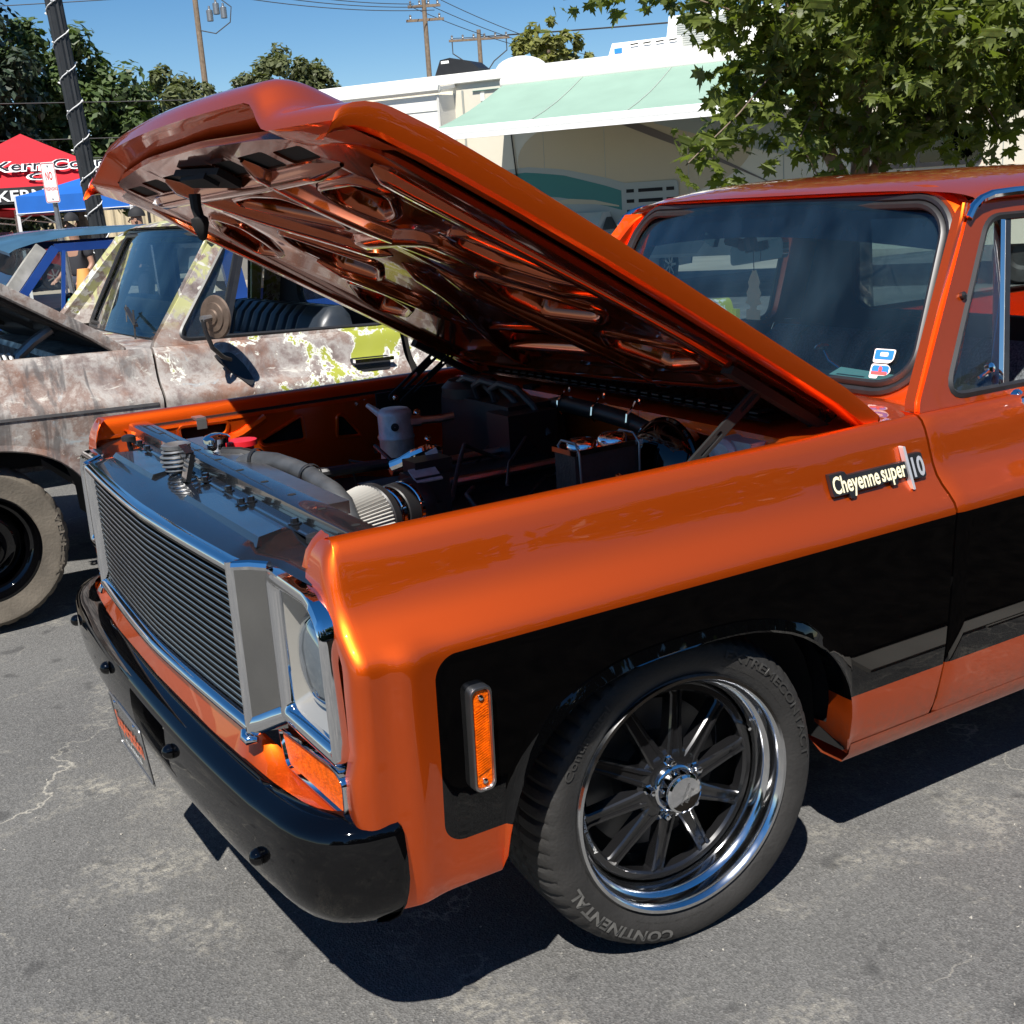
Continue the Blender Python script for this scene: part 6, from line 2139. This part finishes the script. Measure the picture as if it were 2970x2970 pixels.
for hx_, hy_, hz_, hn in ((-.12, -.25, 1.72, 4), (.0, -.3, 1.9, 4), (-.3, -.1, 1.85, 3), (.7, -.45, 1.74, 3), (.72, -.4, 1.95, 4), (.4, -.3, 1.98, 4), (1.1, -.6, 2.0, 4), (1.5, -.9, 2.05, 4), (-1.0, .55, 1.68, 2), (-.95, .5, 1.85, 2), (-.9, .5, 2.1, 3), (-.85, .5, 2.3, 4), (-.7, .4, 2.2, 3), (-.45, .2, 2.05, 4)):
    for k in range(hn):
        cls.append(V((hx_ + rg.gauss(0, .07), hy_ + rg.gauss(0, .07), hz_ + rg.gauss(0, .08))))
for i in range(560):
    d = rnd_dir(rg)
    f = rg.random() ** .4
    q = V((.45 + d.x * 1.75 * f, -.25 + d.y * 1.35 * f, 2.80 + d.z * 1.05 * f))
    lo = 1.98 if q.x > -.25 else 1.98 + .75 * (-.25 - q.x)
    if q.z < lo:
        q.z = lo + rg.random() * .3
    cls.append(q)
for q in cls:
    for k in range(rg.randint(7, 11)):
        p = mb0 + q + V((rg.gauss(0, .11), rg.gauss(0, .11), rg.gauss(0, .09)))
        leaf_at(p, rg.triangular(.06, .185, .115))
camp = V((-1.4355, -2.7538, 1.5849))
def inview(p):
    v = p - camp
    dz = v.dot(_f)
    return abs(v.dot(_r) / dz) < .44 and -.2 < v.dot(_u) / dz < .44
leaves.sort(key=lambda L_: (0 if inview(L_[0]) else 50) + (L_[0] - camp).length - L_[4] * 8)
for p, x, d, nn, size in leaves[:300]:
    o = bpy.data.objects.new('leaf', lme)
    col.objects.link(o)
    o.parent = mp
    m4 = Matrix((x * size, d * size, nn * size)).transposed().to_4x4()
    m4.translation = p - mb0
    o.matrix_local = m4
mb = MB()
lv = [tuple(v.co) for v in lme.vertices]
for p, x, d, nn, size in leaves[300:]:
    mb.add([p + (x * v[0] + d * v[1] + nn * v[2]) * size for v in lv], tri)
o = obj('crown', mb, 'maple', mp, 0)
o['kind'] = 'stuff'

# ================================================================= cars and cones beyond
def car(name, label, loc, heading, m, suv=True, rimm='satin', z0=.0, L_=4.5, W_=1.8, H_=1.55):
    t = thing(name, label, 'car', loc, 'cars parked beyond the canopies')
    c = V(loc)
    fx, fy = V((math.cos(heading), math.sin(heading), 0)), V((-math.sin(heading), math.cos(heading), 0))
    def P(a, b, z):
        return c + fx * a + fy * b + V((0, 0, z))
    prof = [(-.5, .28), (-.5, .55), (-.49, .68), (-.30, .98 / 1.5), (-.27, .70)]
    lower = [(-.50 * L_, .30), (-.505 * L_, .55), (-.49 * L_, .80), (-.24 * L_, .96), (.30 * L_, .98), (.46 * L_, .95), (.50 * L_, .80), (.505 * L_, .5), (.49 * L_, .30)]
    rows = []
    for b, k in ((-.5, .94), (-.5, 1.0), (-.42, 1.02), (0, 1.03), (.42, 1.02), (.5, 1.0), (.5, .94)):
        rows.append([P(a, b * W_ * (1 if k >= 1 else .98), z * (1 if z < .7 else k)) for a, z in lower])
    body = MB().grid(rows)
    for j in (0, -1):
        body.fan(rows[j] if j == 0 else rows[j][::-1])
    obj('body', body, m, t, 40)
    top = [(-.22 * L_, .95), (-.12 * L_, H_ - .03), (.0, H_), (.22 * L_, H_ - .02), (.40 * L_ if suv else .30 * L_, .97)]
    rows = [[P(a, b * W_ * (1 if z < 1.1 else .88), z) for a, z in top] for b in (-.47, -.3, .3, .47)]
    cab = MB().grid(rows).fan(rows[0]).fan(rows[-1][::-1])
    obj('cabin', cab, m, t, 40)
    for sgn in (-1, 1):
        for a0, a1, a2, a3 in ((-.175, -.105, .02, .02), (.035, .035, .19, .28)):
            q = [P(a0 * L_, sgn * .475 * W_, 1.02), P(a3 * L_, sgn * .475 * W_, 1.02), P(a2 * L_, sgn * .425 * W_, H_ - .10), P(a1 * L_, sgn * .425 * W_, H_ - .10)]
            obj('window', MB().add([v + fy * sgn * .012 for v in q], [(0, 1, 2, 3)]), 'glass_dk', t, 0)
        for a in (-.31, .30):
            w_ = obj('wheel', MB().lathe([(.20, .0), (.22, .01), (.30, .02), (.335, -.01), (.34, -.1), (.33, -.2), (.2, -.21)], P(a * L_, sgn * .50 * W_, .34), fy * sgn, 32), 'tyre', t, 40)
            r2 = MB().lathe([(.21, .005), (.20, -.01), (.19, -.05), (.001, -.05)], P(a * L_, sgn * .50 * W_, .34), fy * sgn, 24)
            obj('rim', r2, 'matte_black', w_)
            r3 = MB()
            for i in range(7):
                al = 2 * PI * i / 7
                d = fx * math.cos(al) + V((0, 0, math.sin(al)))
                r3.bar(P(a * L_, sgn * .50 * W_, .34) + d * .03 + fy * sgn * .0, P(a * L_, sgn * .50 * W_, .34) + d * .205 + fy * sgn * .0, .035, .02, tuple(fy))
            obj('spokes', r3, rimm, w_)
    return t
M['car_silver'] = mat('champagne_silver', (.45, .42, .37), .3, .5, 1)
M['car_dark'] = mat('dark_grey_paint', (.03, .034, .04), .3, .4, 1)
M['car_red'] = mat('maroon_paint', (.22, .03, .025), .35, .2, .8)
M['car_white'] = mat('white_car_paint', (.70, .70, .68), .35, 0, .8)
M['bronze'] = mat('bronze_wheel', (.16, .13, .10), .4, .7)
car('parked_car', 'champagne silver car with bronze spoked wheels seen through the side windows', (8.5, 22.6, 0), R(12), 'car_silver', True, 'bronze')
car('parked_car', 'dark grey parked car in front of the tan wall', (8.2, 29.0, 0), R(-25), 'car_dark')
car('parked_car', 'maroon parked car glimpsed under the low red canopy', (3.3, 31.2, 0), R(10), 'car_red')
car('parked_car', 'white parked car behind the blue pickup at the lot edge', (-.6, 17.0, 0), R(70), 'car_white')
car('parked_car', 'white parked car half hidden behind the patina pickup rear window', (9.6, 13.4, 0), R(25), 'car_white', False, H_=1.3)
M['cone_orange'] = mat('cone_orange', (.80, .075, .02), .5)
M['cone_old'] = mat('faded_orange_cone', (.75, .32, .08), .6)
M['teal_plastic'] = mat('teal_plastic', (.05, .42, .36), .5)
def cone(label, loc, h, m, band):
    t = thing('traffic_cone', label, 'traffic cone', loc, 'traffic cones')
    r0, r1 = h * .21, h * .045
    def rr_(f):
        return lerp(r0, r1, f)
    obj('cone', MB().lathe([(rr_(f), h * (.04 + .96 * f)) for f in (0, .3, .6, 1)] + [(.001, h)], loc, (0, 0, 1), 24), m, t, 60)
    obj('base', MB().box(V(loc) + V((0, 0, h * .02)), (h * .52, h * .52, h * .04)), m, t)
    for f0, f1 in band:
        obj('reflective_band', MB().lathe([(rr_(f) + .004, h * (.04 + .96 * f)) for f in (f0, f1)], loc, (0, 0, 1), 24), 'white', t, 60)
cone('orange traffic cone with two white bands on the far pale ground', (4.63, 15.5, .004), .95, 'cone_orange', ((.18, .40), (.55, .78)))
cone('faded orange cone standing past the blue pickup window', (1.0, 8.9, 0), 1.2, 'cone_old', ())
cone('teal green cone beside the faded orange cone', (.84, 8.75, 0), .95, 'teal_plastic', ())
# white dust-sheet bundle on the ground far behind the patina pickup
rows = []
for i in range(6):
    a = PI / 2 * i / 5
    rows.append([(6.1 + (.55 + .1 * math.sin(5 * j)) * math.cos(a) * math.cos(2 * PI * j / 20), 9.4 + (.35 + .07 * math.sin(3 * j)) * math.cos(a) * math.sin(2 * PI * j / 20), .34 * math.sin(a)) for j in range(20)])
o = obj('sheet_bundle', MB().grid(rows, False, True), mat('white_sheet', (.75, .75, .74), .8, bump=1, bscale=9))
tag(o, 'crumpled white sheet lying on the asphalt past the patina pickup', 'sheet')

# ================================================================= people
M['skin'] = mat('skin', (.33, .18, .12), .55)
M['cap_black'] = mat('black_cap', (.012, .012, .014), .8)
M['shirt_blue'] = mat('pale_blue_shirt', (.24, .40, .56), .85, var=.1)
M['shirt_dark'] = mat('dark_shirt', (.025, .025, .03), .85)
M['trousers'] = mat('dark_trousers', (.03, .035, .05), .85)
M['hair'] = mat('dark_hair', (.02, .014, .010), .7)
M['shoe'] = mat('shoe', (.05, .05, .05), .6)
def skin_mesh(name, verts, edges, radii, m, parent, loc, rotz, root=0):
    me = bpy.data.meshes.new(name)
    me.from_pydata(verts, edges, [])
    o = bpy.data.objects.new(name, me)
    col.objects.link(o)
    o.parent = parent
    o.rotation_euler = (0, 0, rotz)
    me.materials.append(M[m])
    md_ = o.modifiers.new('Skin', 'SKIN')
    sv = me.skin_vertices[0].data
    for i, r_ in enumerate(radii):
        sv[i].radius = r_ if isinstance(r_, tuple) else (r_, r_)
    sv[root].use_root = True
    md_.use_smooth_shade = True
    sb = o.modifiers.new('Sub', 'SUBSURF')
    sb.levels = 2
    sb.render_levels = 2
    return o
def person(label, loc, rotz, shirt, pants, cap, group=None):
    t = thing('person', label, 'person', loc, group)
    # joints, x right, y forward, metres
    J = {'pel': (0, 0, .96), 'waist': (0, .01, 1.10), 'chest': (0, .02, 1.30), 'neck': (0, .01, 1.47), 'head': (0, .03, 1.60), 'crown': (0, .02, 1.70),
         'hl': (-.10, 0, .90), 'kl': (-.11, .03, .50), 'al': (-.11, 0, .10), 'tl': (-.12, .16, .04), 'hr': (.10, 0, .90), 'kr': (.11, .03, .50), 'ar': (.11, 0, .10), 'tr': (.12, .16, .04),
         'sl': (-.19, .01, 1.41), 'el': (-.26, -.02, 1.13), 'wl': (-.24, .16, .95), 'sr': (.19, .01, 1.41), 'er': (.26, -.02, 1.13), 'wr': (.22, .20, .96)}
    RD = {'pel': (.15, .11), 'waist': (.135, .10), 'chest': (.15, .11), 'neck': .055, 'head': (.075, .095), 'crown': (.055, .075), 'hl': .085, 'kl': .058, 'al': .042, 'tl': .035, 'hr': .085, 'kr': .058, 'ar': .042, 'tr': .035,
          'sl': .055, 'el': .042, 'wl': .028, 'sr': .055, 'er': .042, 'wr': .028}
    ED = [('pel', 'waist'), ('waist', 'chest'), ('chest', 'neck'), ('neck', 'head'), ('head', 'crown'), ('pel', 'hl'), ('hl', 'kl'), ('kl', 'al'), ('al', 'tl'), ('pel', 'hr'), ('hr', 'kr'), ('kr', 'ar'), ('ar', 'tr'),
          ('chest', 'sl'), ('sl', 'el'), ('el', 'wl'), ('chest', 'sr'), ('sr', 'er'), ('er', 'wr')]
    V_, R_, E2 = [], [], []
    ix = {}
    for k in J:
        ix[k] = len(V_)
        V_.append(J[k])
        R_.append(RD[k])
    E2 = [(ix[a], ix[b]) for a, b in ED]
    # hands: palm and five bent fingers each
    for sd, wj in ((-1, 'wl'), (1, 'wr')):
        w0 = V(J[wj])
        pm = w0 + V((0, .07, -.035))
        V_.append(tuple(pm)); R_.append((.034, .016)); pi_ = len(V_) - 1
        E2.append((ix[wj], pi_))
        for f in range(4):
            a = pm + V(((f - 1.5) * .021, .045 - .004 * abs(f - 1.5), -.02))
            b = a + V((0, .03 - .003 * abs(f - 1.5), -.03))
            V_.append(tuple(a)); R_.append(.0095)
            V_.append(tuple(b)); R_.append(.0085)
            E2 += [(pi_, len(V_) - 2), (len(V_) - 2, len(V_) - 1)]
        a = pm + V((-sd * .035, .005, -.01))
        b = a + V((-sd * .012, .035, -.012))
        V_.append(tuple(a)); R_.append(.011)
        V_.append(tuple(b)); R_.append(.009)
        E2 += [(pi_, len(V_) - 2), (len(V_) - 2, len(V_) - 1)]
    body = skin_mesh('body', V_, E2, R_, 'skin', t, loc, rotz)
    def sub(keys, grow, m, name, cut=None):
        kk = list(keys)
        vv = [cut[k] if cut and k in cut else J[k] for k in kk]
        rr_ = []
        for k in kk:
            q = RD[k]
            rr_.append(tuple(a + grow for a in q) if isinstance(q, tuple) else q + grow)
        ee = [(kk.index(a), kk.index(b)) for a, b in ED if a in kk and b in kk]
        return skin_mesh(name, vv, ee, rr_, m, t, loc, rotz)
    sub(('pel', 'waist', 'chest', 'sl', 'el', 'sr', 'er'), .022, shirt, 'shirt', {'pel': (0, 0, .93), 'el': (-.235, -.01, 1.22), 'er': (.235, -.01, 1.22)})
    sub(('pel', 'hl', 'kl', 'al', 'hr', 'kr', 'ar'), .016, pants, 'trousers', {'pel': (0, 0, .95)})
    mb = MB()
    c, s_ = math.cos(rotz), math.sin(rotz)
    def W(x, y, z):
        return V((loc[0] + x * c - y * s_, loc[1] + x * s_ + y * c, z))
    def dome(z0, rx, ry, hgt, n=6):
        rows = []
        for i in range(n + 1):
            a = PI / 2 * i / n
            rows.append([W(rx * math.cos(a) * math.cos(2 * PI * j / 20), .015 + ry * math.cos(a) * math.sin(2 * PI * j / 20), z0 + hgt * math.sin(a)) for j in range(20)])
        return rows
    if cap:
        mb.grid(dome(1.655, .095, .115, .125), False, True)
        mb.grid([[W(x, .10 + .075 * (1 - (x / .09) ** 2) * k, 1.657 + .002 * k) for x in (-.085, -.05, 0, .05, .085)] for k in (0, 1)])
        obj('cap', mb, 'cap_black', t, 50)
    else:
        mb.grid(dome(1.645, .088, .112, .125), False, True)
        obj('hair', mb, 'hair', t, 50)
    # face: eyes, nose, mouth, ears
    obj('nose', MB().tube([W(0, .105, 1.63), W(0, .14, 1.585), W(0, .115, 1.58)], [.008, .013, .006], 6), 'skin', t)
    for sx in (-1, 1):
        obj('eye', MB().lathe([(.010, 0), (.007, .005), (.001, .006)], W(.032 * sx, .108, 1.63), W(0, 1, 0) - W(0, 0, 0), 8), 'hair', t)
        obj('ear', MB().lathe([(.024, 0), (.02, .008), (.001, .006)], W(.080 * sx, .02, 1.61), W(sx, 0, 0) - W(0, 0, 0), 8), 'skin', t)
        obj('shoe', MB().box(W(.115 * sx, .06, .045), (.10, .28, .09), V((c, s_, 0)), V((-s_, c, 0)), (0, 0, 1), taper=.8), 'shoe', t)
    obj('mouth', MB().box(W(0, .116, 1.545), (.045, .006, .008), V((c, s_, 0)), V((-s_, c, 0)), (0, 0, 1)), 'hair', t)
    return t
pp = person('person in a pale blue shirt and dark trousers standing behind the orange cab', (4.52, 3.16, 0), R(-75), 'shirt_blue', 'trousers', False)
pp.scale = (.9, .9, .89)
person('person in a black cap and dark shirt standing behind the blue pickup roof', (2.85, 13.9, 0), R(60), 'shirt_dark', 'trousers', True, 'people under the canopies')
person('person in a black cap and dark clothes behind the sign post', (2.35, 15.6, -.09), R(120), 'shirt_dark', 'trousers', True, 'people under the canopies')
